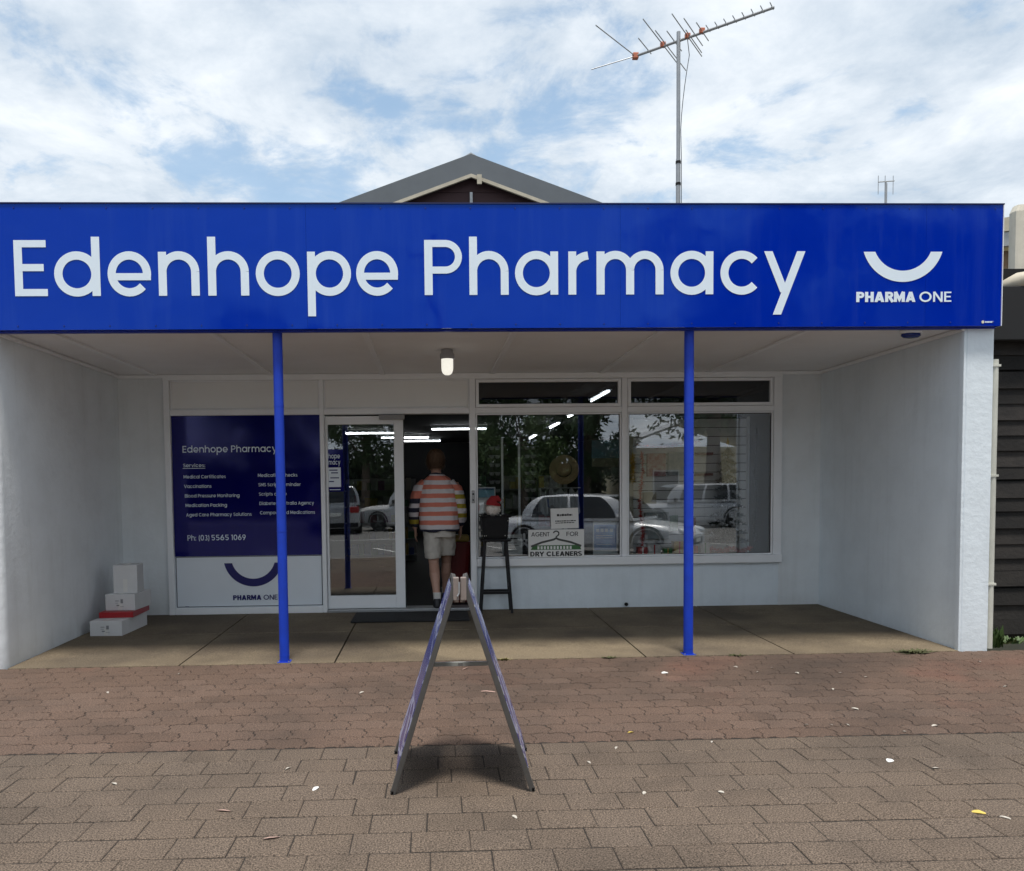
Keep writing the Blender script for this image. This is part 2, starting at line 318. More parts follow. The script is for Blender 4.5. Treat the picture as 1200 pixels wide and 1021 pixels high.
# ------------------------------------------------------------------ stroke lettering (geometric sans)
def arc(cx, cy, rx, ry, a0, a1, n=None):
    n = n or max(6, int(abs(a1-a0)/9)); return [(cx+rx*math.cos(rad(a0+(a1-a0)*i/n)), cy+ry*math.sin(rad(a0+(a1-a0)*i/n))) for i in range(n+1)]
def glyph(c, w):
    """strokes of one character, cap height 1, pen width w -> (list of (path, width), advance width)"""
    h = w/2; X = .79; t = w*.86
    def ring(cx, R=None, a0=0, a1=360): R = R or (X+.02)/2; return (arc(cx, X/2, R-h, X/2+.01-h, a0, a1, 40), w)
    S_ = []
    if c in 'adqgbp':
        R = .405; Wd = .81+.01
        cx = R if c in 'adqg' else Wd-R
        sx = Wd-h if c in 'adqg' else h
        S_.append(ring(cx, R))
        S_.append(({'a': [(sx, 0), (sx, X)], 'd': [(sx, 0), (sx, 1.06)], 'q': [(sx, -.36), (sx, X)], 'b': [(sx, 0), (sx, 1.06)], 'p': [(sx, -.38), (sx, X)], 'g': [(sx, X), (sx, 0)]}[c], w))
        if c == 'g': S_.append((arc(cx, 0, R-h, .36-h, 0, -150), w))
        return S_, Wd
    if c == 'o': return [ring(.405)], .81
    if c == 'e': return [ring(.395, .395, -9, 318), ([(h, X/2-t*.40), (.785, X/2-t*.40)], t)], .79
    if c == 'c': return [ring(.395, .395, 42, 318)], .73
    if c in 'nhmru':
        S_.append(([(h, 0), (h, {'h': 1.06}.get(c, X))], w))
        R = .36
        if c == 'r': S_.append((arc(.40, X-.37, .37-h+.03, .37-h, 95, 172), w)); return S_, .42
        if c == 'u': return [([(h, X), (h, R)], w), (arc(.37, R, .37-h, R-h, 180, 360), w), ([(.74-h, 0), (.74-h, X)], w)], .74
        if c == 'm':
            Rm = .345
            for k in (0, 1):
                cx = .345+k*(.69-w)+.0
                S_.append((arc(cx, X-Rm, Rm-h, Rm-h+.01, 0, 172), w)); S_.append(([(cx+Rm-h, X-Rm), (cx+Rm-h, 0)], w))
            return S_, .345*3+.345-w
        S_.append((arc(.37, X-R, .37-h, R-h+.01, 0, 172), w)); S_.append(([(.74-h, X-R), (.74-h, 0)], w)); return S_, .74
    if c == 'i': return [([(h+.02, 0), (h+.02, X)], w), ([(h+.02, .9), (h+.02, .9+w*1.15)], w*1.15)], w+.04
    if c == 'l': return [([(h, 0), (h, 1.06)], w)], w
    if c == 't': return [([(.17, 1.0), (.17, .2)], w), (arc(.17+.15, .2, .15, .2-h, 180, 265), w), ([(0, X-h), (.40, X-h)], t)], .41
    if c == 'f': return [([(.17, 0), (.17, .85)], w), (arc(.32, .85, .15, .2-h, 180, 90), w), ([(0, X-h), (.38, X-h)], t)], .39
    if c == 'k': return [([(h, 0), (h, 1.06)], w), ([(.1, .30), (.55, X)], w), ([(.25, .42), (.6, 0)], w)], .64
    if c in 'vyw':
        if c == 'v': return [([(h*.9, X), (.36, .04), (.72-h*.9, X)], w)], .72
        if c == 'w': return [([(h*.8, X), (.3, .04), (.52, X), (.74, .04), (1.04-h*.8, X)], w)], 1.04
        return [([(.79-h*1.1, X), (.255, -.38)], -w), ([(h*1.1, X), (.395, .03)], -w)], .79
    if c == 's': return [(arc(.27, .585, .205, .2-h+.005, 35, 200)+arc(.27, .215, .20, .215-h+.005, 95, -160)[2:], t)], .53
    if c == 'x': return [([(h, X), (.62-h, 0)], w), ([(.62-h, X), (h, 0)], w)], .62
    if c == 'z': return [([(.02, X-h), (.56, X-h)], t), ([(.5, X-h), (.08, h)], w), ([(.02, h), (.58, h)], t)], .6
    # capitals
    if c == 'E' or c == 'F' or c == 'L':
        S_ = [([(h, 0), (h, 1)], w)]
        if c != 'L': S_ += [([(h, 1-t/2), (.58, 1-t/2)], t), ([(h, .51), (.53, .51)], t)]
        if c != 'F': S_ += [([(h, t/2), (.59, t/2)], t)]
        return S_, .59
    if c in 'PRBD':
        S_ = [([(h, 0), (h, 1)], w)]
        if c == 'D': return S_+[([(h, 1-t/2), (.38, 1-t/2)]+arc(.36, .5, .42-h, .5-t/2, 88, -88)+[(h, t/2)], t)], .80
        r = .305-t/2
        if c == 'B': r = .26-t/2
        b0 = 1-t/2-2*r
        S_.append(([(h, 1-t/2), (.38, 1-t/2)]+arc(.385, 1-t/2-r, r+.0, r, 86, -86)+[(.38, b0), (h, b0)], t))
        if c == 'R': S_.append(([(.36, b0), (.66, 0)], w))
        if c == 'B': q = (b0-t/2)/2; S_.append(([(.38, b0)]+arc(.40, t/2+q, q+.03, q, 86, -86)+[(.38, t/2), (h, t/2)], t))
        return S_, .385+r+t/2
    if c in 'OCGQ0':
        rx = .5 if c != '0' else .34
        o = (arc(rx, .5, rx-h, .51-h, *{'C': (45, 315), 'G': (45, 360)}.get(c, (0, 360)), 44), w)
        S_ = [o]
        if c == 'G': S_.append(([(.55, .47), (2*rx, .47)], t))
        return S_, 2*rx-(.08 if c == 'C' else 0)
    if c == 'A': return [([(h*1.05, 0), (.43, 1)], -w), ([(.86-h*1.05, 0), (.43, 1)], -w), ([(.2, .27), (.66, .27)], t)], .86
    if c == 'H': return [([(h, 0), (h, 1)], w), ([(.74-h, 0), (.74-h, 1)], w), ([(h, .5), (.74-h, .5)], t)], .74
    if c == 'N': return [([(h, 0), (h, 1)], w), ([(.78-h, 0), (.78-h, 1)], w), ([(h, 1), (.78-h, 0)], w)], .78
    if c == 'M': return [([(h, 0), (h, 1)], w), ([(.94-h, 0), (.94-h, 1)], w), ([(h, 1), (.47, .25), (.94-h, 1)], w)], .94
    if c == 'V': return [([(.05, 1), (.42, .03), (.79, 1)], w)], .84
    if c == 'Y': return [([(.05, 1), (.38, .45), (.71, 1)], w), ([(.38, .48), (.38, 0)], w)], .76
    if c == 'S': return [(arc(.33, .735, .27, .265-h, 30, 200)+arc(.33, .27, .27, .27-h, 95, -160)[2:], t)], .64
    if c == 'T': return [([(.0, 1-t/2), (.62, 1-t/2)], t), ([(.31, 0), (.31, 1)], w)], .62
    if c == 'I' or c == '1': return ([([(h, 0), (h, 1)], w)], w) if c == 'I' else ([([(.05, .86), (.25, .95)], t), ([(.25, 0), (.25, 1)], w)], .25+h)
    if c == '5': return [([(.54, 1-t/2), (.12, 1-t/2), (.1, .56)], t), (arc(.30, .32, .30-h, .33-h, 140, -145), t)], .60
    if c == '6': return [(arc(.31, .32, .31-h, .33-h, 0, 360, 30), w), ([(.06, .42), (.40, 1)], w)], .62
    if c == '9': return [(arc(.31, .68, .31-h, .33-h, 0, 360, 30), w), ([(.56, .58), (.22, 0)], w)], .62
    if c == '3': return [(arc(.28, .74, .24-h+.03, .26-h, 140, -88), t), (arc(.28, .27, .30-h, .28-h, 88, -145), t)], .58
    if c == '8': return [(arc(.3, .74, .24-h+.03, .26-h, 0, 360, 30), t), (arc(.3, .27, .30-h, .28-h, 0, 360, 30), t)], .6
    if c == '(': return [(arc(.42, .42, .36, .72, 130, 230), t)], .22
    if c == ')': return [(arc(-.2, .42, .36, .72, 50, -50), t)], .22
    if c == ':': return [([(h, 0), (h, w*1.1)], w*1.1), ([(h, .5), (h, .5+w*1.1)], w*1.1)], w*1.1
    if c == '.': return [([(h, 0), (h, w*1.1)], w*1.1)], w*1.1
    return [], .30
def stroke(mb, path, w, f, d):
    """flat ribbon along a path, mitred; f maps glyph coordinates to the world, d is the stacking step"""
    if w < 0:                                     # straight stroke cut level at both ends
        (xa, ya), (xb, yb) = path; k = -w/2*math.hypot(xb-xa, yb-ya)/abs(yb-ya)
        mb.add([f(xa-k, ya, d), f(xa+k, ya, d), f(xb+k, yb, d), f(xb-k, yb, d)], [(0, 1, 2, 3)]); return
    n = len(path); L = []; R = []
    P2 = [Vector(p) for p in path]; closed = (P2[0]-P2[-1]).length < 1e-5
    for i in range(n):
        a = P2[i]-P2[i-1] if i else (P2[0]-P2[-2] if closed else P2[1]-P2[0])
        b = P2[i+1]-P2[i] if i < n-1 else (P2[1]-P2[0] if closed else P2[-1]-P2[-2])
        a.normalize(); b.normalize(); na = Vector((-a.y, a.x)); nb = Vector((-b.y, b.x)); m = (na+nb)
        m = m.normalized() if m.length > .2 else na
        k = min(1/max(.35, m.dot(na)), 2.2)
        L.append(P2[i]+m*w/2*k); R.append(P2[i]-m*w/2*k)
    vs = []
    for l, r in zip(L, R): vs += [f(l.x, l.y, d), f(r.x, r.y, d)]
    mb.add(vs, [(2*i, 2*i+1, 2*i+3, 2*i+2) for i in range(n-1)])
def letters(mb, text, x, z, cap, y, w=.165, gap=.13, width=None, dirv=None):
    """lay text on a wall facing -Y starting at x, baseline z; returns end x"""
    adv = [glyph(c, w)[1] if c != ' ' else .26 for c in text]
    tot = sum(adv)+gap*(len(text)-1); sx = cap
    if width: sx = width/tot
    cx = 0
    for i, c in enumerate(text):
        if c != ' ':
            for k, (p, ww) in enumerate(glyph(c, w)[0]):
                stroke(mb, p, ww, lambda a, b, d, cx=cx: (x+(cx+a)*sx, y-d, z+b*cap), .00025*(k+1))
        cx += adv[i]+gap
    return x+tot*sx
def text_obj(name, m, parent, lines, **kw):
    for l in lines:
        mb = MB(); letters(mb, *l[:5], **(l[5] if len(l) > 5 else {})); mb.build(name, m, parent, recalc=False, **kw)
def smile(mb, xc, ztop, hw, depth, th, y):
    R = (hw*hw+depth*depth)/(2*depth); zc = ztop-depth+R; r = R-th
    a0 = math.asin((zc-ztop)/R); b0 = math.asin(min(1, (zc-ztop)/r)); n = 36; vs = []
    for i in range(n+1):
        k = i/n; a = math.pi+a0+(math.pi-2*a0)*k; b = math.pi+b0+(math.pi-2*b0)*k
        vs += [(xc+R*math.cos(a), y, zc+R*math.sin(a)), (xc+r*math.cos(b), y, zc+r*math.sin(b))]
    mb.add(vs, [(2*i, 2*i+2, 2*i+3, 2*i+1) for i in range(n)])

# ================================================================== SETTING
P = 2.346                                       # shopfront plane
m_grey = ground_mat('grey_paver', (.140, .106, .080), (.108, .083, .064), (.062, .049, .039), speck=.85, sscale=150, rnd=.15)
m_red = ground_mat('red_paver', (.136, .090, .067), (.106, .072, .055), (.056, .042, .034), speck=.6, sscale=125, rnd=.2, patch=(.165, .085, .062), patch_lo=.58)
m_bed = mat('joint_sand', (.020, .016, .013), .95, var=.3, vscale=20)
m_slab = ground_mat('porch_concrete', (.195, .155, .103), (.165, .132, .09), (.075, .058, .043), speck=.35, sscale=90, rnd=.1, patch=(.095, .076, .056), patch_lo=.46)
m_asph = mat('asphalt', (.15, .146, .14), .9, var=.25, vscale=2, speck=.35, sscale=160, bump=.3, bscale=200)
m_conc = mat('kerb_concrete', (.42, .41, .39), .85, var=.2, vscale=6, speck=.15)
m_line = mat('road_paint', (.7, .7, .68), .7, var=.25, vscale=14)
m_soil = mat('dry_grass_ground', (.19, .165, .09), .95, var=.35, vscale=.6, speck=.3, sscale=60)

MB().add([(-900, -900, -.27), (900, -900, -.27), (900, 900, -.27), (-900, 900, -.27)], [(0, 1, 2, 3)]).build('ground', m_soil, kind='structure')
MB().box(-90, 90, -20.6, -5.05, -.262, -.20).build('road', m_asph, kind='structure')
for y0, nm in ((-5.05, 'kerb'), (-20.76, 'kerb')):
    MB().box(-90, 90, y0, y0+.16, -.26, -.05).build(nm, m_conc, kind='structure', bevel=.03)
MB().box(-90, 90, -24.5, -20.765, -.262, -.055).build('far_footpath', m_conc, kind='structure')
road_marks = MB()
for x in range(-30, 31, 3):                       # angle-parking bay lines both sides
    for yb, s in ((-5.4, 1), (-20.4, -1)):
        a = Vector((x, yb, -.194)); d = Vector((-1.9, -4.2*s, 0)).normalized(); n = Vector((-d.y, d.x, 0))*.05
        road_marks.add([a-n, a+n, a+d*4.4+n, a+d*4.4-n], [(0, 1, 2, 3)])
for x in range(-60, 60, 7):
    road_marks.box(x, x+3, -12.9, -12.78, -.198, -.194)
road_marks.build('road_marking', m_line, kind='structure')

# ---- paving pieces
def piece_mesh(name, outline, m, top=0.0, depth=.02, bev=.004, edge=.0035, ey=None):
    ey = ey or edge
    c = Vector((sum(p[0] for p in outline)/len(outline), sum(p[1] for p in outline)/len(outline)))
    mb = MB(); n = len(outline)
    xs = max(p[0] for p in outline)-min(p[0] for p in outline); ys = max(p[1] for p in outline)-min(p[1] for p in outline)
    def sc(g, gy): return [(c.x+(p[0]-c.x)*(1-2*g/xs), c.y+(p[1]-c.y)*(1-2*gy/ys)) for p in outline]
    A = sc(edge/2, ey/2); B = sc(edge/2+bev, ey/2+bev)
    vs = [(*p, top-depth) for p in A]+[(*p, top-bev*.7) for p in A]+[(*p, top) for p in B]
    fs = [(i, (i+1) % n, (i+1) % n+n, i+n) for i in range(n)]+[(i+n, (i+1) % n+n, (i+1) % n+2*n, i+2*n) for i in range(n)]+[tuple(range(2*n, 3*n))]
    mb.add(vs, fs); me = mb.mesh(name, recalc=True); me.materials.append(m); return me
def joined(name, me, places, m, parent):
    vs = []; fs = []; V = [v.co.copy() for v in me.vertices]; Fc = [tuple(p.vertices) for p in me.polygons]
    for x, y, z in places:
        o = len(vs); vs += [(v.x+x, v.y+y, v.z+z) for v in V]; fs += [tuple(i+o for i in f) for f in Fc]
    b = WLOC[parent.name]; mm = bpy.data.meshes.new(name); mm.from_pydata([(a-b.x, c-b.y, d-b.z) for a, c, d in vs], [], fs); mm.materials.append(m); mm.update()
    return link(name, mm, parent, kind='stuff')
def lay(parent, name, me, places, m, limit=295):
    def seen(q):
        v = Vector(q)-CAM; z = v.dot(CF)
        return z > .5 and -60 < PPX+F0*v.dot(CR)/z < 1260 and PPY-F0*v.dot(CU)/z < 1040
    vis = sorted([q for q in places if seen(q)], key=lambda q: (Vector(q)-CAM).length); far = vis[limit:]+[q for q in places if not seen(q)]
    b = WLOC[parent.name]
    for q in vis[:limit]:
        o = bpy.data.objects.new(name, me); COL.objects.link(o); o.parent = parent
        o.location = (q[0]-b.x+random.uniform(-.0012, .0012), q[1]-b.y+random.uniform(-.001, .001), q[2]-b.z+random.uniform(-.0008, .0012))
        o.rotation_euler = (random.gauss(0, .003), random.gauss(0, .003), random.gauss(0, .006))
    if far: joined('paver_field', me, [(x, y, z+random.uniform(-.0006, .001)) for x, y, z in far], m, parent)
PZ = -.04
foot = MB().box(-14, 14, -4.888, -2.045, -.26, PZ-.0036).build('footpath', m_bed, kind='structure')
LP, WP = .2345, .1745
pv = piece_mesh('paver', [(-LP/2, -WP/2), (LP/2, -WP/2), (LP/2, WP/2), (-LP/2, WP/2)], m_grey, bev=.004, edge=.004, ey=.0075)
pl = []
for r in range(16):
    y = -2.05-WP*(r+.5)
    for i in range(-46, 47):
        pl.append((i*LP+(LP/2 if r % 2 else 0)+.03*math.sin(r*2.3), y, PZ))
lay(foot, 'paver', pv, pl, m_grey)
redp = MB().box(-14, 14, -2.043, -.008, -.26, PZ-.0036).build('red_paving', m_bed, kind='structure')
LR, WR, ga = .212, .157, .014
lo = []
for k in (0, 1):
    for a, b in ((.0, 0), (.16, 0), (.36, 1), (.66, 1), (.86, 0)): lo.append(((k+a)*LR/2, b*ga-ga/2))
hy = [(0, 0), (.22, 0), (.40, .02), (.64, .02), (.80, 0)]
right = [(LR+b, a*WR-ga/2) for a, b in hy]
top = [(x, y+WR) for x, y in reversed(lo)]; top = [(LR, WR-ga/2)]+top[:]
left = [(b, a*WR-ga/2) for a, b in reversed(hy[1:])]
out = lo+right+top+left
cl = [out[0]]
for q in out[1:]:
    if (Vector(q)-Vector(cl[-1])).length > 1e-4: cl.append(q)
cl = [(x-LR/2, y-WR/2) for x, y in cl]
pr = piece_mesh('zigzag_paver', cl, m_red, bev=.004, edge=.0055, ey=.009)
pl = []
for r in range(13):
    y = -2.045+WR*(r+.5)+.006
    for i in range(-40, 41): pl.append((i*LR+(LR/2 if r % 2 else 0), y, PZ))
lay(redp, 'zigzag_paver', pr, pl, m_red)

# ---- porch slab, laid in bays with open joints
slab = MB().box(-3.62, 4.13, -.003, P+.1, -.2, -.055).build('porch_slab', m_bed, kind='structure')
def slab_z(y): return -.035*(1-max(0, min(1, y/P)))
xs = [-3.622, -2.27, -1.03, .22, 1.50, 2.73, 4.13]
for (ya, yb) in ((0.0, 1.24), (1.252, P+.03)):
    for a, b in zip(xs, xs[1:]):
        a2, b2 = a+.006, b-.006
        mb = MB(); zs = slab_z(ya), slab_z(yb)
        mb.add([(a2, ya, -.06), (b2, ya, -.06), (b2, yb, -.06), (a2, yb, -.06), (a2, ya, zs[0]), (b2, ya, zs[0]), (b2, yb, zs[1]), (a2, yb, zs[1])],
               [(3, 2, 1, 0), (4, 5, 6, 7), (0, 1, 5, 4), (1, 2, 6, 5), (2, 3, 7, 6), (3, 0, 4, 7)])
        mb.build('slab_bay', m_slab, slab, bevel=.004)

# ================================================================== PHARMACY BUILDING
B = thing('pharmacy_building', (.25, 1.2, 0), 'single-storey pale grey shop with blue posts, deep porch and glazed shopfront', 'building')
CE = 2.62
# side walls and pilasters
MB().box(-3.87, -3.624, .004, P+.12, -.2, 3.0).build('side_wall', m_wall, B, bevel=.06, segs=4, smooth=True)
MB().box(4.132, 4.364, .004, P+.12, -.2, 3.0).build('side_wall', m_pil, B, bevel=.012)
MB().box(4.11, 4.131, -.0, .05, PZ-.02, 2.61).build('corner_bead', m_pil, B, bevel=.004)
MB().box(-3.623, -3.128, P, P+.12, -.05, CE).build('front_wall', m_backwall, B)
MB().box(3.68, 4.131, P, P+.12, -.05, CE).build('front_wall', m_backwall, B)
MB().box(.256, 3.678, P+.008, P+.12, -.05, .482).build('front_wall', m_pil, B)
MB().box(3.66, 3.70, P-.004, P+.02, -.04, .479).build('cover_strip', m_backwall, B)
# ceiling sheets with cover battens and a quad around the edge
cx = [-3.622, -3.2, -1.96, -.75, .45, 1.65, 2.85, 4.13]
for a, b in zip(cx, cx[1:]):
    MB().box(a+.002, b-.002, -.02, P+.1, CE, CE+.02).build('ceiling_sheet', m_soffit, B)
for x in cx[1:-1]: MB().box(x-.024, x+.024, .05, P-.045, CE-.020, CE-.001).build('ceiling_batten', m_frame, B, bevel=.002)
MB().box(-3.62, 4.128, P-.04, P-.001, CE-.04, CE-.002).build('cornice', m_frame, B, bevel=.012)
MB().box(-3.622, -3.585, .0, P-.042, CE-.036, CE-.002).build('cornice', m_frame, B, bevel=.012)
MB().box(4.094, 4.130, .0, P-.042, CE-.036, CE-.002).build('cornice', m_frame, B, bevel=.012)
# canopy roof deck and main gable roof
MB().box(-3.88, 4.37, .05, 4.6, 3.02, 3.10).build('canopy_roof', m_roof, B)
RX, RZ, sl, yf, yw = .325, 5.66, .362, 4.0, 4.09
ew = 4.6
roof = MB()
for s in (-1, 1):
    q = [(RX, RZ), (RX+s*ew, RZ-sl*ew), (RX+s*ew, RZ-sl*ew-.05), (RX, RZ-.05)]
    roof.prism(q, yf, 17.0, 'xz')
ro = roof.build('roof', m_roof, B)
for s in (-1, 1):                                            # sheet ribs on top, capping along the verge
    for k in range(16):
        y = yf+.35+k*.76
        MB().prism([(RX+s*.1, RZ-sl*.1+.001), (RX+s*ew, RZ-sl*ew+.001), (RX+s*ew, RZ-sl*ew+.025), (RX+s*.1, RZ-sl*.1+.025)], y, y+.03).build('roof_rib', m_roof, ro)
    MB().prism([(RX+s*.0, RZ+.012), (RX+s*ew, RZ-sl*ew+.012), (RX+s*ew, RZ-sl*ew-.24), (RX, RZ-.24)], yf-.03, yf-.001).build('verge_cap', m_barge, ro)
    MB().prism([(RX, RZ-.241), (RX+s*ew, RZ-sl*ew-.241), (RX+s*ew, RZ-sl*ew-.285), (RX, RZ-.285)], yf-.036, yf-.001).build('barge_board', m_cream, ro)
MB().prism([(RX-.16, RZ-sl*.16+.004), (RX, RZ+.035), (RX+.16, RZ-sl*.16+.004)], yf-.015, 17.0).build('ridge_cap', m_steel, ro)
gw = 4.2
for k in range(13):                                          # gable weatherboards
    z0 = 3.3+k*.175; z1 = z0+.17; h = min(gw, (RZ-.06-z0)/sl); h1 = max(.01, min(gw, (RZ-.06-z1)/sl))
    MB().prism([(RX-h, z0), (RX+h, z0), (RX+h1, z1), (RX-h1, z1)], yw, yw+.03).build('weatherboard', m_maroon, B)
MB().box(RX-.015, RX+.02, yw-.03, yw-.002, 4.9, 5.22).build('vent_rod', m_steel, B)
MB().box(.40, .46, yf-.06, yf-.037, 5.28, 5.40).build('barge_bracket', m_cream, B)
bw = mat('rear_wall', (.4, .38, .35), .8)
MB().box(-3.87, -3.75, P+.125, 16.6, -.2, 3.8).build('outer_wall', bw, B); MB().box(4.25, 4.36, P+.125, 16.6, -.2, 3.8).build('outer_wall', bw, B); MB().box(-3.74, 4.24, 16.45, 16.6, -.2, 3.8).build('outer_wall', bw, B)
# posts
for x in (-1.4407, 1.870):
    po = MB().tube([(x, .06, -.034), (x, .06, 2.612)], .0385, 20).build('post', m_post, B, smooth=True)
    MB().box(x-.05, x+.05, .01, .11, -.036, -.030).build('base_plate', m_post, po)
    for dx in (-.04, .04):
        for dy in (.02, .10): MB().lathe([(.006, 0), (.006, .007)], (x+dx, dy, -.0295), 'z', 6).build('bolt', m_steel, po)
    for z in (.012, 1.02, 2.02): MB().tube([(x, .06, z), (x, .06, z+.012)], .0398, 20).build('collar', m_post, po, smooth=True)
# downpipe on the far side
m_pipe = mat('cream_pipe', (.62, .62, .55), .5, var=.25, vscale=4)
dp = MB().tube([(4.405, .055, -.03), (4.405, .055, 2.36)], .030, 14).build('downpipe', m_pipe, B, smooth=True)
for z in (.5, 1.4, 2.3): MB().box(4.366, 4.4385, .022, .088, z, z+.018).build('pipe_bracket', m_pipe, dp)

# ---- shopfront framing
def frame(name, x0, x1, z0, z1, w, y0, y1, parent, m=m_frame, bev=.004):
    """four members, mitre-free: uprights run through, rails butt between them"""
    g = MB(); g.box(x0, x0+w, y0, y1, z0, z1); g.box(x1-w, x1, y0, y1, z0, z1); g.box(x0+w, x1-w, y0, y1, z0, z0+w); g.box(x0+w, x1-w, y0, y1, z1-w, z1)
    return g.build(name, m, parent, bevel=bev)
FY0, FY1 = P-.035, P+.07
for a, b in ((-3.128, -3.062), (-1.448, -1.402), (.190, .256), (1.877, 1.941), (3.584, 3.68)):
    MB().box(a, b, FY0, FY1, .0 if a < .2 else .575, 2.575).build('mullion', m_frame, B, bevel=.005)
MB().box(-3.128, 3.68, FY0-.004, FY1, 2.552, 2.606).build('head_rail', m_frame, B, bevel=.005)
for a, b in ((-3.060, -1.449), (-1.401, .189), (.257, 1.876), (1.942, 3.583)):
    MB().box(a, b, FY0, FY1, 2.176, 2.238).build('transom_rail', m_frame, B, bevel=.005)
for a, b in ((-3.060, -1.449),): MB().box(a, b, FY0, FY1, .0, .072).build('bottom_rail', m_frame, B, bevel=.005)
MB().box(.2575, 3.682, FY0-.02, FY1, .484, .574).build('window_sill', m_frame, B, bevel=.01)
MB().box(-1.401, .189, FY0-.01, FY1+.12, -.004, .03).build('threshold', m_steel, B, bevel=.006)
for a, b in ((-3.058, -1.450), (-1.400, .188)):
    tp = MB().box(a, b, P+.005, P+.02, 2.239, 2.551).build('transom_panel', m_trpanel, B)
    frame('bead', a, b, 2.239, 2.551, .012, P-.012, P+.004, tp)
for a, b in ((.258, 1.875), (1.943, 3.582)):
    wn = frame('transom_window', a+.004, b-.004, 2.242, 2.548, .034, P-.028, P+.03, B)
    MB().box(a+.036, b-.036, P, P+.006, 2.27, 2.515).build('pane', m_gl2, wn)
    wd = frame('window', a+.002, b-.002, .576, 2.174, .016, P-.02, P+.03, B, bev=.003)
    MB().box(a+.012, b-.012, P, P+.006, .585, 2.165).build('pane', m_gl, wd)
    frame('gasket', a+.018, b-.018, .592, 2.158, .006, P-.006, P-.001, wd, m_black, 0)
# sliding door leaf parked to the left of the opening
DY = P+.012
dr = MB()
dr.box(-1.398, -1.372, DY, DY+.045, .034, 2.16); dr.box(-.645, -.535, DY, DY+.045, .034, 2.16); dr.box(-1.372, -.645, DY, DY+.045, .034, .178); dr.box(-1.372, -.645, DY, DY+.045, 2.07, 2.16)
door = dr.build('door', m_frame, B, bevel=.005)
MB().box(-1.376, -.641, DY+.018, DY+.026, .174, 2.074).build('pane', m_gl, door)
MB().box(-.54, -.532, DY-.004, DY+.05, .04, 2.15).build('seal_strip', m_black, door)
MB().box(-.80, -.52, P-.075, P-.036, 2.112, 2.165).build('door_sensor', mat('sensor_grey', (.28, .28, .28), .4, var=0), door, bevel=.008)
lk = MB().box(.205, .24, FY0-.012, FY0-.001, 1.19, 1.33).build('door_lock', m_steel, B, bevel=.006)
MB().lathe([(.011, -.012), (.011, 0)], (.222, FY0-.012, 1.29), 'y', 12).build('lock_cylinder', m_black, lk)
MB().lathe([(.009, -.008), (.009, 0)], (.222, FY0-.012, 1.225), 'y', 12).build('lock_cylinder', m_black, lk)
MB().tube([(1.93, P-.02, .035), (1.93, P-.0, .035)], .02, 12).build('hose_tap', m_black, B)

# ---- big fascia sign
SG = thing('fascia_sign', (.25, 0, 2.61), 'long blue fascia sign with white pharmacy name and smile emblem', 'sign')
FZ0, FZ1 = 2.611, 3.567
fx = [-3.92, -1.18, 1.28, 3.74, 4.364]
for a, b in zip(fx, fx[1:]): MB().box(a+.0006, b-.0006, -.06, .0, FZ0, FZ1).build('sign_panel', m_fascia, SG)
MB().box(-3.93, 4.372, -.068, .06, FZ1+.001, FZ1+.010).build('top_capping', mat('dark_blue_cap', (.006, .012, .09), .4, var=0), SG)
MB().box(4.3645, 4.37, -.066, .05, FZ0, FZ1).build('end_trim', m_frame, SG)
MB().box(-3.92, 4.363, -.002, .045, FZ0-.010, FZ0-.001).build('drip_trim', m_postclamp, SG)
LETT = [('E', -3.410, .248), ('d', -3.110, .349), ('e', -2.705, .331), ('n', -2.318, .313), ('h', -1.940, .315), ('o', -1.572, .339), ('p', -1.174, .338), ('e', -.796, .326),
        ('P', -.264, .294), ('h', .087, .308), ('a', .446, .340), ('r', .867, .176), ('m', 1.090, .533), ('a', 1.678, .343), ('c', 2.078, .315), ('y', 2.427, .334)]
for c, x, w in LETT:
    mb = MB(); letters(mb, c, x, 2.868, .424, -.063, w=.148, width=w); mb.build('letter', m_white_vinyl, SG, recalc=False)
mb = MB(); smile(mb, 3.552, 3.198, .32, .237, .088, -.063); mb.build('smile_emblem', m_white_vinyl, SG, recalc=False)
text_obj('lettering', m_white_vinyl, SG, [('PHARMA', 3.176, 2.803, .080, -.063, dict(w=.27, gap=.06, width=.483)), ('ONE', 3.690, 2.803, .080, -.063, dict(w=.165, gap=.12, width=.262))])
mb = MB(); mb.lathe([(.0005, 0), (.012, 0), (.012, .001)], (4.215, -.064, 2.642), 'y', 14)
mb.build('maker_mark', mat('mark_cream', (.7, .66, .5), .5, var=0), SG)
mb = MB()
for k in range(6): mb.box(4.235+k*.012, 4.244+k*.012, -.0625, -.0605, 2.636, 2.648)
mb.build('maker_mark', m_white_vinyl, SG)
sc = MB()
for z in (FZ0+.03, FZ1-.03):
    for k in range(24):
        x = -3.75+k*.35; sc.lathe([(.0055, -.0035), (.0065, 0)], (x, -.06, z), 'y', 8)
sc.build('screw', mat('blue_screw', (.004, .012, .2), .4, var=0), SG, kind='stuff')

# ---- services sign filling the fixed pane left of the door
WS = thing('services_sign', (-2.25, P, .072), 'navy and white services sign filling the fixed pane beside the sliding door', 'sign')
MB().box(-3.058, -1.451, P-.004, P+.012, .640, 2.175).build('navy_panel', m_winblue, WS)
MB().box(-3.058, -1.451, P-.003, P+.012, .074, .639).build('white_panel', m_winwhite, WS)
frame('edge_line', -3.052, -1.455, .08, .637, .007, P-.0055, P-.0035, WS, m_black, 0)
ty = P-.006
SC = 1.616/175; X = lambda px: -3.062+(px-200)*SC
def zc_(py): return 2.182-(py-487)*(1.536/165)
cx3 = lambda c: X(180+c/3.405)
cz3 = lambda c: zc_(430+c/3.405)
text_obj('lettering', m_white_vinyl, WS, [('Edenhope Pharmacy', cx3(112), cz3(342), .072, ty, dict(w=.15, width=cx3(483)-cx3(106)))])
lines = [('Services:', 113, 400, 14, 200)]
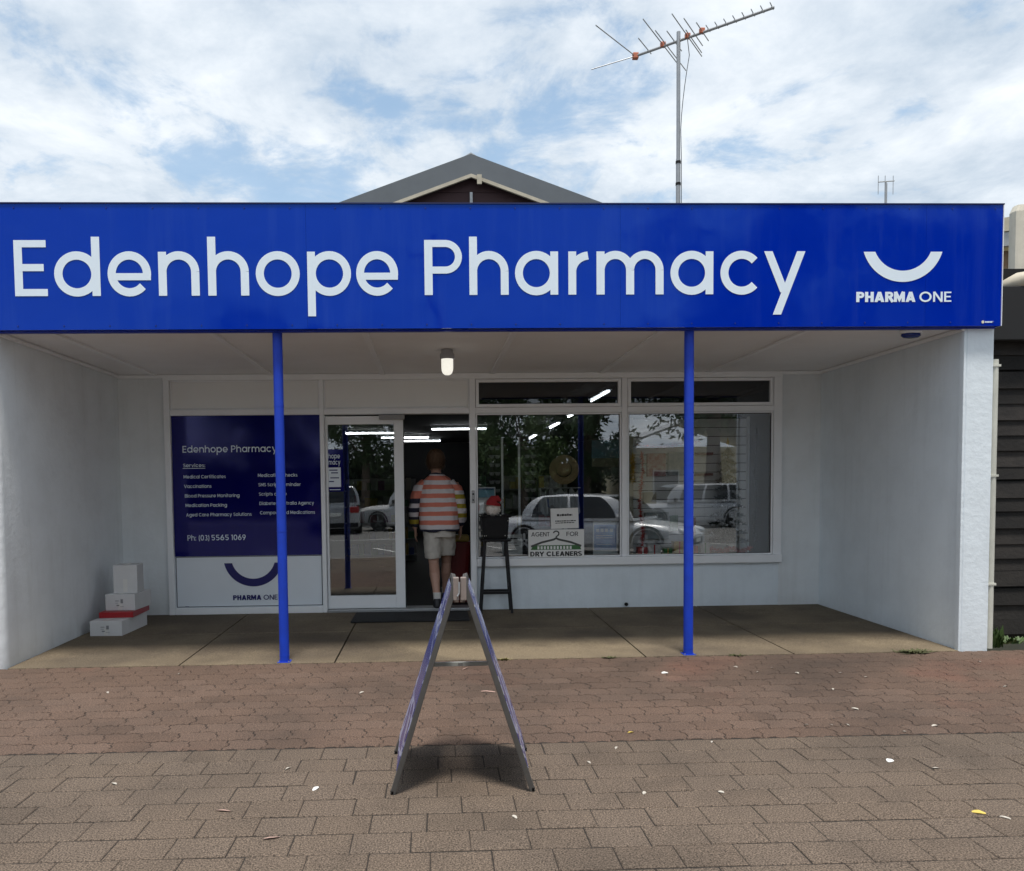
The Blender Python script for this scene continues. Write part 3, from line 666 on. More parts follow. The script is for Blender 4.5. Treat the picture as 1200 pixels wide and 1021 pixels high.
for i, s in enumerate(('Medical Certificates', 'Vaccinations', 'Blood Pressure Monitoring', 'Medication Packing', 'Aged Care Pharmacy Solutions')):
    lines.append((s, 113+i*1.6, 445+i*38, 13, (281, 223, 334, 283, 381)[i]))
for i, s in enumerate(('Medication Checks', 'SMS Script Reminder', 'Scripts on file', 'Diabetes Australia Agency', 'Compounded Medications')):
    lines.append((s, 410+i*1.2, 442+i*37.5, 13, (568, 581, 524, 633, 636)[i]))
text_obj('lettering', m_white_vinyl, WS, [(s, cx3(a), cz3(b), h*SC/3.405, ty, dict(w=.15, width=cx3(e)-cx3(a))) for s, a, b, h, e in lines])
MB().box(cx3(111), cx3(200), ty-.001, ty, cz3(406), cz3(404)).build('underline', m_white_vinyl, WS)
text_obj('lettering', m_white_vinyl, WS, [('Ph:', cx3(122), cz3(694), .060, ty, dict(w=.15, width=cx3(156)-cx3(122))), ('(03)', cx3(167), cz3(694), .060, ty, dict(w=.15, width=cx3(209)-cx3(167))), ('5565', cx3(217), cz3(694), .060, ty, dict(w=.15, width=cx3(287)-cx3(217))), ('1069', cx3(296), cz3(694), .060, ty, dict(w=.15, width=cx3(355)-cx3(296)))])
mb = MB(); smile(mb, cx3(383), cz3(787), (cx3(500)-cx3(265))/2, (883-787)*SC/3.405, .085, ty); mb.build('smile_emblem', m_navy_vinyl, WS, recalc=False)
text_obj('lettering', m_navy_vinyl, WS, [('PHARMA', cx3(298), cz3(937), .055, ty, dict(w=.27, gap=.06, width=.31)), ('ONE', cx3(421), cz3(937), .055, ty, dict(w=.16, gap=.12, width=.155))])
text_obj('lettering', m_navy_vinyl, WS, [('....', cx3(106), cz3(961), .03, ty, dict(w=.2))])

# ---- sticker on the door glass
DS = thing('door_sticker', (-1.29, DY+.016, 1.33), 'small navy opening-hours sticker on the sliding door glass', 'sticker')
MB().box(-1.371, -1.205, DY+.012, DY+.0165, 1.335, 1.80).build('navy_sheet', m_winblue, DS)
MB().box(-1.371, -1.235, DY+.0105, DY+.0118, 1.385, 1.60).build('hours_panel', m_winwhite, DS)
sy = DY+.0105
text_obj('lettering', m_white_vinyl, DS, [('hope', -1.366, 1.70, .052, sy, dict(w=.16, width=.125)), ('macy', -1.366, 1.632, .052, sy, dict(w=.16, width=.128))])
hl = MB()
for z, a, b in ((1.565, -1.36, -1.27), (1.535, -1.34, -1.265), (1.48, -1.35, -1.255), (1.44, -1.365, -1.31)): hl.box(a, b, DY+.0095, DY+.0104, z, z+.012)
hl.build('print_line', m_navy_vinyl, DS)
MB().box(-1.36, -1.24, DY+.0108, DY+.0118, 1.352, 1.36).build('print_line', m_white_vinyl, DS)

# ================================================================== SMALL FITTINGS
m_opal = mat('opal_glass', (.85, .85, .80), .25, var=0, emit=(1, .97, .86), estr=.26)
L1 = thing('porch_light', (-.075, .9, 2.40), 'white jar-shaped porch light hanging from the ceiling above the door', 'light')
MB().lathe([(.062, 0), (.066, .012), (.066, .045), (.055, .06), (.05, .088)], (-.075, .9, 2.53), 'z', 24).build('lamp_base', mat('lamp_base_grey', (.32, .32, .33), .5, var=0), L1, smooth=True)
MB().lathe([(.001, 0), (.025, .004), (.042, .018), (.052, .045), (.054, .08), (.054, .152)], (-.075, .9, 2.385), 'z', 24).build('jar', m_opal, L1, smooth='all')
L2 = thing('ceiling_sensor', (3.735, .1, 2.56), 'flat blue oval alarm light under the porch ceiling corner', 'alarm light')
mb = MB(); mb.loft([((3.735, .11, 2.612), .085, .05), ((3.735, .11, 2.60), .095, .058), ((3.735, .11, 2.585), .09, .054)], 24); mb.build('mount', m_frame, L2, smooth=True)
mb = MB(); mb.loft([((3.735, .11, 2.584), .078, .047), ((3.735, .11, 2.568), .08, .048), ((3.735, .11, 2.553), .062, .036), ((3.735, .11, 2.548), .03, .018)], 24); mb.build('lens', mat('blue_lens', (.01, .025, .16), .15, var=0), L2, smooth=True)
MB().box(-1.08, .14, 1.66, 2.24, -.006, .010).build('door_mat', m_dark, label='thin black rubber mat lying in front of the doorway', cat='mat', bevel=.004)

# ---- aerial on its mast behind the sign
m_alu = mat('aerial_aluminium', (.36, .37, .38), .4, .6, var=.15, vscale=20)
m_clip = mat('orange_clip', (.55, .16, .08), .5, var=.2, vscale=30)
A = thing('television_aerial', (2.72, 3.0, 3.1), 'tall television aerial on a thin mast rising behind the blue sign', 'aerial')
MB().tube([(2.72, 3, 3.1), (2.72, 3, 5.2)], .027, 12).build('mast', m_alu, A, smooth=True)
MB().tube([(2.72, 3, 5.15), (2.72, 3, 6.66)], .023, 12).build('mast', m_alu, A, smooth=True)
for z in (4.9, 5.15): MB().tube([(2.72, 3, z), (2.72, 3, z+.03)], .031, 12).build('mast_clamp', m_black, A)
BL, BR = Vector((2.30, 3.335, 6.565)), Vector((3.575, 2.37, 6.565)); bd = (BR-BL); ed = Vector((-bd.y, bd.x, 0)).normalized()
MB().tube([BL, BR], .0155, 8).build('boom', m_alu, A)
def el(t, a, b, r=.0062, up=0, clip=False):
    c = BL+bd*t+Vector((0, 0, .02+up)); MB().tube([c-ed*a, c+ed*b], r, 6).build('element', m_alu, A)
    if clip: MB().box(-.03, .03, -.022, .022, -.03, .03, M=Matrix.Translation(c)).build('clip', m_clip, A, bevel=.006)
el(.215, .62, .55, clip=True); el(.235, .33, .72); el(.40, .52, .52, clip=True); el(.415, .13, .44); el(.505, .20, .24, clip=True); el(.10, .30, .10); el(.45, .36, .30); el(.30, .24, .26)
for k in range(8): el(.55+k*.062, .085, .07, .0055)
MB().tube([BL, BL-ed*.86+bd.normalized()*(-.12)], .006, 6).build('element', m_alu, A)
MB().tube([BL, BL+bd.normalized()*-.48-ed*.22+Vector((0, 0, -.1))], .006, 6).build('element', m_alu, A)
MB().box(-.035, .035, -.03, .03, -.035, .035, M=Matrix.Translation(BL)).build('clip', m_clip, A, bevel=.008)
cab = [BL+bd*.40+Vector((0, 0, -.02))]+[Vector((2.72+.02+.13*(1-k/6)**1.5, 2.97, 6.55-.17*k)) for k in range(1, 7)]+[Vector((2.748, 2.97, 5.2)), Vector((2.75, 2.97, 4.5)), Vector((2.745, 2.97, 3.2))]
MB().tube(cab, .004, 6).build('cable', m_black, A)

# ---- neighbouring timber building at the right
m_board = mat('weathered_timber', (.020, .017, .015), .85, var=.45, vscale=6, col2=(.008, .007, .007), rnd=.55, bump=.5, bscale=30)
m_rust = mat('rusted_iron', (.34, .26, .17), .7, var=.45, vscale=6, col2=(.20, .065, .02))
NB = thing('timber_shed', (6.2, .9, -.05), 'dark weathered timber shed with rusty iron roof edge and cream post', 'shed')
for k in range(19):
    z = -.05+k*.142
    M_ = Matrix.Translation((0, .72+random.uniform(-.008, .008), z)) @ Matrix.Rotation(rad(-6+random.uniform(-1.5, 1.5)), 4, 'X') @ Matrix.Rotation(rad(random.uniform(-.25, .25)), 4, 'Y')
    MB().box(4.50, 8.2, 0, .022, 0, .152, M=M_).build('timber_board', m_board, NB)
MB().box(4.52, 8.2, .78, .9, -.1, 3.3).build('backing', m_black, NB)
MB().box(4.46, 8.2, .60, .775, 2.62, 3.10).build('beam', mat('black_beam', (.006, .006, .007), .7, var=.2), NB, bevel=.01)
MB().tube([(4.95, .78, 3.09), (4.98, .72, 3.12), (5.06, .66, 3.155), (5.25, .64, 3.18), (8.2, .64, 3.19)], [.03, .06, .078, .08, .08], 14).build('gutter_pipe', m_cream, NB, smooth=True)
MB().lathe([(.03, -.012), (.03, 0)], (5.12, .558, 3.18), 'y', 14).build('pipe_rose', m_steel, NB)
MB().loft([((6.0, 1.05, 3.0), .715, .06), ((6.0, 1.05, 3.90), .715, .06), ((6.0, 1.05, 3.96), .69, .05)], 24, pw=8).build('cream_post', mat('cream_column', (.66, .62, .52), .7, var=.2, vscale=5), NB)
for k in range(14):
    MB().box(5.55+k*.076, 5.62+k*.076, 2.0+(k % 2)*.02, 2.06+(k % 2)*.02, 3.0, 3.84).build('iron_sheet', m_rust, NB, bevel=.01)
MB().prism([(5.5, 3.80), (7.2, 4.02), (7.2, 4.18), (5.5, 3.94)], 1.88, 1.96).build('flashing', m_steel, NB)
MB().prism([(5.5, 3.945), (7.2, 4.185), (7.2, 4.36), (5.5, 4.08)], 1.86, 3.5).build('roof_edge', m_cream, NB)
A2 = thing('distant_aerial', (7.0, 6, 3.0), 'tiny far television aerial showing above the right end of the sign', 'aerial')
MB().tube([(7.0, 6, 3.0), (7.0, 6, 6.12)], .016, 8).build('mast', m_alu, A2); MB().tube([(6.88, 6, 6.12), (7.14, 6, 6.14)], .008, 6).build('boom', m_alu, A2)
for x in (6.88, 6.99, 7.12): MB().tube([(x, 6, 5.93), (x, 6, 6.22)], .005, 6).build('element', m_alu, A2)
MB().tube([(7.02, 6, 3.0), (7.02, 6, 6.1)], .006, 6).build('cable', m_alu, A2)

# ================================================================== A-FRAME BOARD
def board_print(name):
    m = bpy.data.materials.new(name); m.use_nodes = True; t = m.node_tree; L = t.links; b = t.nodes['Principled BSDF']; b.inputs['Roughness'].default_value = .22
    g = N(t, 'ShaderNodeNewGeometry'); mp = N(t, 'ShaderNodeMapping'); mp.inputs['Scale'].default_value = (.8, 1.4, 2.6); L.new(g.outputs['Position'], mp.inputs['Vector'])
    n = N(t, 'ShaderNodeTexNoise', i_Scale=1.6, i_Detail=3, i_Roughness=.5, i_Distortion=.8); L.new(mp.outputs[0], n.inputs['Vector'])
    r = N(t, 'ShaderNodeValToRGB'); r.color_ramp.interpolation = 'CONSTANT'; el_ = r.color_ramp.elements
    el_[0].position = 0; el_[0].color = (.05, .06, .24, 1); el_[1].position = .42; el_[1].color = (.34, .37, .54, 1)
    for p_, c_ in ((.48, (.03, .04, .22, 1)), (.56, (.50, .52, .58, 1)), (.60, (.14, .12, .26, 1))):
        q = el_.new(p_); q.color = c_
    L.new(n.outputs['Fac'], r.inputs[0]); L.new(r.outputs[0], b.inputs['Base Color']); MATS[name] = m; return m
m_print = board_print('poster_print'); m_afr = mat('aframe_metal', (.10, .095, .09), .5, .3, var=.2, vscale=25)
m_bright = mat('zinc_strip', (.70, .73, .71), .5, 0, var=.1)
m_clampp = mat('pinkish_plastic', (.24, .195, .175), .55, var=.15, vscale=30)
AF = thing('sandwich_board', (-.095, -2.44, PZ), 'folding A-frame sandwich board seen edge-on standing on the paving', 'sandwich board')
yn, yf2 = -2.715, -2.155; ZT, ZF = .952, .928
def ends(s, y):
    k = (y-yn)/(yf2-yn); xt = -.1035+.0155*k; c = -.0995+.0105*k; h = .3215+.020*k
    return Vector((xt+s*(.017+.014*k), y, ZT-.02+(ZF-ZT)*k)), Vector((c+s*h, y, PZ))
for s in (-1, 1):
    T0, B0 = ends(s, yn); LEN = (B0-T0).length
    def slabp(a, b, y0, y1, t0, t1):
        vs = []
        for y in (y0, y1):
            top_, bot = ends(s, y); d = (bot-top_).normalized(); nrm = Vector((s*abs(d.z), 0, abs(d.x)))
            A_, B_ = top_+d*a, bot-d*b
            for q, o in ((A_, t0), (B_, t0), (B_, t1), (A_, t1)): vs.append(q+nrm*o)
        return MB().add(vs, [(0, 1, 2, 3), (7, 6, 5, 4), (0, 4, 5, 1), (1, 5, 6, 2), (2, 6, 7, 3), (3, 7, 4, 0)])
    pn = slabp(.02, .10, yn+.012, yf2-.012, -.003, .003).build('panel', mat('board_back', (.13, .13, .13), .6, var=.1), AF)
    slabp(.03, .11, yn+.008, yf2-.02, .0125, .0145).build('poster', m_print, pn)
    for y0, y1 in ((yn, yn+.022), (yf2-.022, yf2)): slabp(0, 0, y0, y1, -.013, .012).build('frame_rail', m_afr, AF, bevel=.003)
    slabp(.0, LEN-.03, yn+.0225, yf2-.0225, -.010, .011).build('frame_rail', m_afr, AF)
    slabp(LEN-.125, .095, yn+.0225, yf2-.0225, -.010, .011).build('frame_rail', m_afr, AF)
    for y in (yn+.011, yf2-.011):
        q = ends(s, y)[1]; MB().box(q.x-.009, q.x+.009, y-.011, y+.011, PZ-.001, PZ+.02).build('foot', m_black, AF, bevel=.004)
    for y, z, x in ((yn+.004, ZT, -.1035), (yf2-.004, .86, -.088)):
        MB().box(*sorted((x+s*.0035, x+s*.030)), y-.014, y+.014, z-.105, z).build('hinge_block', m_clampp, AF, bevel=.004)
MB().tube([(-.1065, yn-.012, ZT-.02), (-.1065, yn-.012, ZT-.07), (-.115, yn-.014, ZT-.085)], .004, 8).build('hinge_pin', m_steel, AF)
MB().box(-.235, .055, yf2-.05, yf2-.038, .428, .450).build('spreader', m_bright, AF, bevel=.002)
MB().box(-.10, -.076, yf2-.056, yf2-.05, .432, .446).build('spreader_rivet', m_steel, AF)

# ================================================================== BOXES IN THE CORNER
m_card = mat('white_carton', (.66, .66, .66), .6, var=.08, vscale=8); m_tape = mat('carton_tape', (.72, .71, .68), .3, var=.05)
m_redc = mat('red_carton', (.36, .012, .02), .35, var=.15); m_label = mat('grey_label_print', (.25, .25, .26), .7, var=0)
def carton(label, x0, x1, y0, y1, z0, z1, rot, m, lab=True, lid=None):
    c = Vector(((x0+x1)/2, (y0+y1)/2, z0)); t = thing('carton', c, label, 'box', None); t.rotation_euler.z = rad(rot); WLOC[t.name] = c
    bb = MB().box(x0, x1, y0, y1, z0, z1).build('body', m, t, bevel=.004)
    MB().box((x0+x1)/2-.02, (x0+x1)/2+.02, y0-.0012, y0-.0004, z0+(z1-z0)*(.05 if lid is None else .4), z0+(z1-z0)*.5).build('tape', m_tape, t)
    MB().box(x0+.006, x1-.006, (y0+y1)/2-.0015, (y0+y1)/2+.0015, z1+.0005, z1+.0015).build('flap_seam', m_label, t)
    if lab:
        g = MB(); w = x1-x0; h = z1-z0
        g.box(x0+w*.52, x0+w*.60, y0-.003, y0-.0016, z0+h*.45, z0+h*.70); g.box(x0+w*.34, x0+w*.46, y0-.003, y0-.0016, z0+h*.58, z0+h*.62)
        g.box(x0+w*.38, x0+w*.47, y0-.003, y0-.0016, z0+h*.28, z0+h*.36); g.box(x0+w*.5, x0+w*.62, y0-.003, y0-.0016, z0+h*.24, z0+h*.26); g.box(x0+w*.34, x0+w*.44, y0-.003, y0-.0016, z0+h*.45, z0+h*.47)
        g.build('print', m_label, t, kind='stuff')
    MB().box((x0+x1)/2-.024, (x0+x1)/2+.024, y0+.004, y1-.004, z1+.002, z1+.0026).build('top_tape', m_tape, t)
    if lid: MB().box(x0-.006, x1+.006, y0-.006, y1+.006, z1-lid, z1+.004).build('lid', m_redc, t, bevel=.005)
    return t
zb = -.018
carton('low white carton at the bottom of the stack on the porch floor', -3.50, -3.19, 1.23, 1.80, zb, zb+.145, -3, m_card)
carton('flat red-lidded carton lying second in the corner stack', -3.475, -3.165, 1.36, 1.83, zb+.146, zb+.205, 2, m_card, False, .052)
carton('white carton with printed label resting on the red lid', -3.44, -3.15, 1.44, 1.84, zb+.211, zb+.372, -2, m_card)
t4 = carton('tall narrow white carton on top of the corner stack', -3.395, -3.17, 1.50, 1.74, zb+.374, zb+.652, 6, m_card, False)

# ================================================================== STOOL WITH PLANTER AND HAT
ST = thing('bar_stool', (.452, 2.19, 0), 'tall black wooden stool beside the doorway under the window', 'stool')
sx0, sy0 = .452, 2.19
MB().loft([((sx0, sy0, .775), .165, .125), ((sx0, sy0, .79), .17, .13), ((sx0, sy0, .80), .165, .125)], 24, pw=5).build('seat', m_blackwood, ST)
for sx in (-1, 1):
    for sy_2 in (-1, 1):
        a = Vector((sx0+sx*.115, sy0+sy_2*.07, .776)); b = Vector((sx0+sx*.168, sy0+sy_2*.10, -.004)); q = Vector((.013, 0, 0)); w = Vector((0, .013, 0))
        MB().add([b-q-w, b+q-w, b+q+w, b-q+w, a-q*1.1-w, a+q*1.1-w, a+q*1.1+w, a-q*1.1+w], [(3, 2, 1, 0), (4, 5, 6, 7), (0, 1, 5, 4), (1, 2, 6, 5), (2, 3, 7, 6), (3, 0, 4, 7)]).build('leg', m_blackwood, ST, bevel=.003)
for sy_2 in (-1, 1): MB().box(sx0-.145, sx0+.145, sy0+sy_2*.09-.009, sy0+sy_2*.09+.009, .205, .235).build('stretcher', m_blackwood, ST)
for sx in (-1, 1): MB().box(sx0+sx*.142-.009, sx0+sx*.142+.009, sy0-.082, sy0+.082, .285, .312).build('stretcher', m_blackwood, ST)
PLN = thing('black_basket', (sx0, sy0, .80), 'black lace-edged box with tiny white lights standing on the stool', 'basket')
MB().loft([((sx0, sy0, .802), .125, .085), ((sx0, sy0, .83), .135, .09), ((sx0, sy0, 1.05), .15, .10)], 28, pw=6).build('body', m_black, PLN, bevel=.004)
fr = MB()
for k in range(40):
    a = 2*math.pi*k/40; px = sx0+math.copysign(abs(math.cos(a))**.4, math.cos(a))*.157; py = sy0+math.copysign(abs(math.sin(a))**.4, math.sin(a))*.107
    fr.lathe([(.001, -.012), (.016, -.006), (.018, .004), (.001, .014)], (px, py, 1.05+random.uniform(-.006, .006)), 'z', 8)
fr.build('lace_edge', m_black, PLN, smooth=True, kind='stuff')
m_spark = mat('tiny_light', (.8, .78, .7), .3, var=0)
for k in range(22):
    a = random.uniform(math.pi*.95, math.pi*2.05); z = random.choice((1.055, 1.05, 1.06, 1.0, .9, .84)); px = sx0+math.copysign(abs(math.cos(a))**.4, math.cos(a))*.165; py = sy0+math.copysign(abs(math.sin(a))**.4, math.sin(a))*.112
    MB().lathe([(.0005, -.006), (.006, 0), (.0005, .006)], (px, py, z), 'z', 8).build('bead', m_spark, PLN)
def puff(mb, c, r, n=420, sz=.012):
    c = Vector(c); mb.lathe([(max(.0005, r*.93*math.sin(math.pi*i/9)), -r*.93*math.cos(math.pi*i/9)) for i in range(10)], c, 'z', 16)
    for _ in range(n):
        d = Vector((random.gauss(0, 1), random.gauss(0, 1), random.gauss(0, 1))).normalized(); q = c+d*r; t = d.orthogonal().normalized()*sz; u = d.cross(t).normalized()*sz*.5
        mb.add([q-t*.3, q+u, q+t*.5+d*sz*.8, q-u], [(0, 1, 2, 3)])
HT = thing('winter_hat', (sx0-.02, sy0, 1.06), 'red winter hat set on a white fluffy ball above the stool', 'hat')
mb = MB(); puff(mb, (sx0-.022, sy0, 1.125), .078); mb.build('fluffy_ball', mat('white_fluff', (.78, .72, .66), .9, var=.1), HT, recalc=False)
MB().tube([(sx0-.02, sy0, 1.165), (sx0-.016, sy0, 1.20), (sx0-.005, sy0, 1.228), (sx0+.03, sy0, 1.238), (sx0+.065, sy0-.01, 1.21)], [.082, .074, .055, .034, .012], 18).build('cap', mat('red_felt', (.30, .015, .018), .9, var=.2, vscale=30), HT, smooth=True)
mb = MB(); puff(mb, (sx0+.072, sy0-.012, 1.20), .018, 60, .007); mb.build('pompom', mat('grey_fluff', (.35, .34, .34), .9), HT, recalc=False)

# ================================================================== SHOP INTERIOR
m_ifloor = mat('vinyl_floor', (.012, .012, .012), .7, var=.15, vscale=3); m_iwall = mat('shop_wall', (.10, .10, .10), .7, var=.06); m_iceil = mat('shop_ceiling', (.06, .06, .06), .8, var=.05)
m_tube = mat('fluorescent_tube', (.9, .9, .9), .4, var=0, emit=(.93, .97, 1), estr=4.0)
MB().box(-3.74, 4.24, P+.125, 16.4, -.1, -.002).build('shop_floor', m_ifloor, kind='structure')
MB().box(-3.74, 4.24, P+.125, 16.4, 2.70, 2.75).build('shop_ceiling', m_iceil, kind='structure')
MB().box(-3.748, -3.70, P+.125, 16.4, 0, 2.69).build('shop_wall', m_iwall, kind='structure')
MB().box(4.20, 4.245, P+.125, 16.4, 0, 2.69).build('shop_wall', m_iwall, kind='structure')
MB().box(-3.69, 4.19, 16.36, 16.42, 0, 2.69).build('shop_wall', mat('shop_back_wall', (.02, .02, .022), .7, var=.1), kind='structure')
tubes = [(-1.6, 11.4, 'x'), (-.9, 13.0, 'x'), (-.6, 14.4, 'x'), (.35, 10.4, 'x'), (2.15, 4.7, 'y'), (2.25, 7.2, 'y'), (2.3, 9.7, 'y'), (2.3, 13.2, 'y'), (-2.6, 8.0, 'x')]
for i, (x, y, ax) in enumerate(tubes):
    t = thing('ceiling_batten_light', (x, y, 2.62), 'long fluorescent batten light on the shop ceiling', 'light', 'fluorescent lights inside the shop')
    hx, hy = (.6, .05) if ax == 'x' else (.05, .6)
    MB().box(x-hx, x+hx, y-hy, y+hy, 2.65, 2.70).build('tray', m_frame, t)
    MB().tube([(x-hx*.97, y, 2.63), (x+hx*.97, y, 2.63)] if ax == 'x' else [(x, y-hy*.97, 2.63), (x, y+hy*.97, 2.63)], .013, 10).build('tube', m_tube, t)
# gondola shelves with stock deep in the shop
stockc = [(.30, .05, .05), (.08, .12, .30), (.40, .38, .33), (.10, .22, .12), (.45, .33, .08), (.25, .10, .22), (.5, .5, .5)]
m_stock = [mat('stock_%s' % n, c, .5, var=.1) for n, c in zip(('red', 'blue', 'cream', 'green', 'yellow', 'purple', 'white'), stockc)]
m_shelf = mat('shelf_metal', (.32, .32, .32), .5, var=.05)
gl = ['tall stocked shelf along the left shop wall', 'stocked shelf facing the shop doorway', 'stocked shelf behind the straw hat display', 'stocked shelf near the back of the shop']
for (gx, gy, gwid, lb) in ((-2.9, 6.5, 1.2, gl[0]), (-1.2, 8.4, 1.3, gl[1]), (1.2, 6.2, 1.4, gl[2]), (1.9, 10.5, 1.6, gl[3])):
    t = thing('gondola_shelf', (gx, gy, 0), lb, 'shelf')
    MB().box(gx-gwid/2, gx+gwid/2, gy, gy+.03, 0, 1.55).build('back_panel', m_shelf, t)
    for k in range(5):
        z = .12+k*.30; sh = MB().box(gx-gwid/2, gx+gwid/2, gy-.34, gy-.002, z, z+.02).build('shelf_board', m_shelf, t)
        x = gx-gwid/2+.03
        while x < gx+gwid/2-.12:
            w = random.uniform(.07, .14); MB().box(x, x+w-.012, gy-.31, gy-.12, z+.021, z+random.uniform(.12, .25)).build('stock_pack', random.choice(m_stock), t); x += w
# red display bin just inside the doorway
t = thing('display_bin', (.02, 3.05, 0), 'dark red display bin just inside the doorway', 'bin')
MB().loft([((.06, 3.05, .0), .12, .12), ((.06, 3.05, .70), .17, .16), ((.06, 3.05, .72), .17, .16)], 20, pw=5).build('body', mat('dark_red_card', (.16, .01, .012), .5, var=.2), t)
MB().box(-.08, .2, 2.93, 3.17, .721, .80).build('stock_pack', m_stock[4], t, bevel=.02)
# sunglasses stand behind the left window
SGS = thing('sunglasses_stand', (.72, 2.95, 0), 'tall dark rotating sunglasses stand with white edges behind the window', 'display stand')
MB().lathe([(.24, 0), (.24, .03), (.03, .05), (.03, .5)], (.72, 2.95, 0), 'z', 20).build('base', m_black, SGS)
for sx in (-1, 1): MB().box(.72+sx*.21-.1, .72+sx*.21+.1, 2.93, 2.97, .5, 1.92).build('panel', m_black, SGS)
for x in (.60, .80): MB().box(x-.012, x+.012, 2.90, 2.925, .5, 1.95).build('edge_strip', m_frame, SGS)
m_lens = mat('dark_lens', (.02, .02, .025), .08, var=0); m_rim = mat('grey_rim', (.16, .16, .17), .3, var=0)
gp = MB()
for sx in (-1, 1): gp.loft([((sx*.034, 0, -.018), .018, .006), ((sx*.034, 0, 0), .03, .008), ((sx*.034, 0, .018), .026, .006)], 10)
gp.box(-.07, .07, -.004, .004, .014, .022); gme = gp.mesh('sunglasses'); gme.materials.append(m_rim)
for cxx in (.51, .93):
    for k in range(13):
        o = bpy.data.objects.new('sunglasses', gme); COL.objects.link(o); o.location = (cxx, 2.905, .62+k*.1); tag(o, 'pair of dark sunglasses hung on the rotating stand', 'sunglasses', 'sunglasses on the rotating stand')
# straw hat on its stand
m_straw = mat('straw', (.46, .34, .18), .8, var=.25, vscale=60, bump=.5, bscale=200)
HS = thing('hat_stand', (1.34, 3.02, 0), 'slim dark stand carrying the straw hat behind the window', 'hat stand')
MB().lathe([(.17, 0), (.17, .02), (.012, .04), (.012, 1.52)], (1.34, 3.05, 0), 'z', 16).build('pole', m_black, HS)
MB().lathe([(.001, -.04), (.04, 0), (.001, .04)], (1.34, 3.05, 1.54), 'z', 12).build('knob', m_black, HS)
hp = MB(); hp.lathe([(.001, .12), (.06, .118), (.085, .10), (.092, .01), (.10, .0), (.165, -.012), (.178, -.004)], (0, 0, 0), 'z', 28)
M_ = Matrix.Translation((1.345, 2.98, 1.565)) @ Matrix.Rotation(rad(82), 4, 'X') @ Matrix.Rotation(rad(-14), 4, 'Y')
hp.v = [M_ @ v for v in hp.v]
HO = thing('straw_hat', (1.345, 2.98, 1.39), 'round straw sun hat with dark band hung behind the shop window', 'hat')
hp.build('brim_and_crown', m_straw, HO, smooth=True)
hb = MB(); hb.lathe([(.0945, .012), (.093, .04)], (0, 0, 0), 'z', 28); hb.v = [M_ @ v for v in hb.v]; hb.build('hat_band', m_blackwood, HO, recalc=False)
# white scarves hung below the hat
SCF = thing('scarf_rack', (1.3, 3.05, .9), 'row of white scarves hanging below the straw hat', 'scarf rack')
for k, (x, h) in enumerate(((1.08, .28), (1.22, .2), (1.33, .24), (1.46, .27))):
    mb = MB(); n = 9; vs = []
    for i in range(n):
        for j in range(5): vs.append((x-.05+.1*i/(n-1)*(1+.3*j/4), 3.0+.02*math.sin(i*1.9+k), 1.32-h*j/4+.03*math.sin(i*.8)))
    mb.add(vs, [(i*5+j, i*5+j+1, (i+1)*5+j+1, (i+1)*5+j) for i in range(n-1) for j in range(4)]); mb.build('scarf', mat('white_cloth', (.55, .57, .57), .9, var=.1), SCF, recalc=False)
MB().tube([(1.0, 3.02, 1.345), (1.55, 3.02, 1.345)], .008, 8).build('rail', m_steel, SCF)
# window display plinth the papers stand on
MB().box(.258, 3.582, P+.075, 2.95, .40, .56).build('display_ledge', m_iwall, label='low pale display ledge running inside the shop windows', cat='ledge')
# papers and signs in the left window
def sheet(name, label, cat, x0, x1, z0, z1, y=2.45, m=None, tilt=0):
    t = thing(name, ((x0+x1)/2, y, z0), label, cat); t.rotation_euler.y = rad(tilt)
    MB().box(x0, x1, y, y+.004, z0, z1).build('sheet', m or m_paper, t); return t
m_paper = mat('white_paper', (.80, .80, .78), .7, var=.05); m_ink = mat('black_ink', (.02, .02, .02), .7, var=0); m_green = mat('green_ink', (.05, .16, .05), .6, var=.1)
m_bluep = mat('blue_poster', (.025, .11, .36), .5, var=.5, vscale=7, col2=(.10, .28, .55)); m_lblue = mat('pale_blue_ink', (.25, .5, .62), .6, var=.2)
ag = sheet('cleaners_sign', 'white dry cleaners agent sign with hanger drawing propped on the window sill', 'sign', .83, 1.452, .578, .886, P-.030)
yy = P-.032
text_obj('lettering', m_ink, ag, [('AGENT', .862, .812, .047, yy, dict(w=.15, gap=.1, width=.205)), ('FOR', 1.255, .812, .047, yy, dict(w=.15, gap=.1, width=.13)), ('DRY CLEANERS', .85, .59, .052, yy, dict(w=.24, gap=.09, width=.575))])
MB().add([(.855, yy, .662), (1.42, yy, .662), (1.40, yy, .712), (.885, yy, .712)], [(0, 1, 2, 3)]).build('green_band', m_green, ag, recalc=False)
hg = MB(); f_ = lambda a, b, d: (a, yy-d, b)
stroke(hg, [(.86, .70), (.98, .745), (1.11, .775), (1.14, .79), (1.17, .775), (1.30, .745), (1.42, .70)], .022, f_, .0006)
stroke(hg, [(1.14, .79), (1.14, .805), (1.165, .825)]+arc(1.14, .842, .030, .026, -20, 170), .014, f_, .0009)
hg.build('hanger_drawing', mat('grey_ink', (.07, .075, .07), .7, var=0), ag, recalc=False)
bl_ = MB(); x = .93
for k in range(11): bl_.box(x, x+.022, yy-.0022, yy-.0012, .668, .702); x += .036
bl_.build('print_line', m_paper, ag, kind='stuff')
pa = sheet('notice', 'white letter-size notice leaning above the dry cleaners sign', 'notice', 1.085, 1.395, .897, 1.122, P-.022, tilt=-1.5)
g = MB()
for z, a, b, h in ((1.035, 1.155, 1.325, .026), (.975, 1.135, 1.365, .012), (.955, 1.135, 1.345, .010)):
    x = a
    while x < b: w = random.uniform(.012, .03); g.box(x, min(x+w, b), P-.0245, P-.0225, z, z+h*random.uniform(.75, 1)); x += w+.006
g.build('print_line', m_ink, pa, kind='stuff')
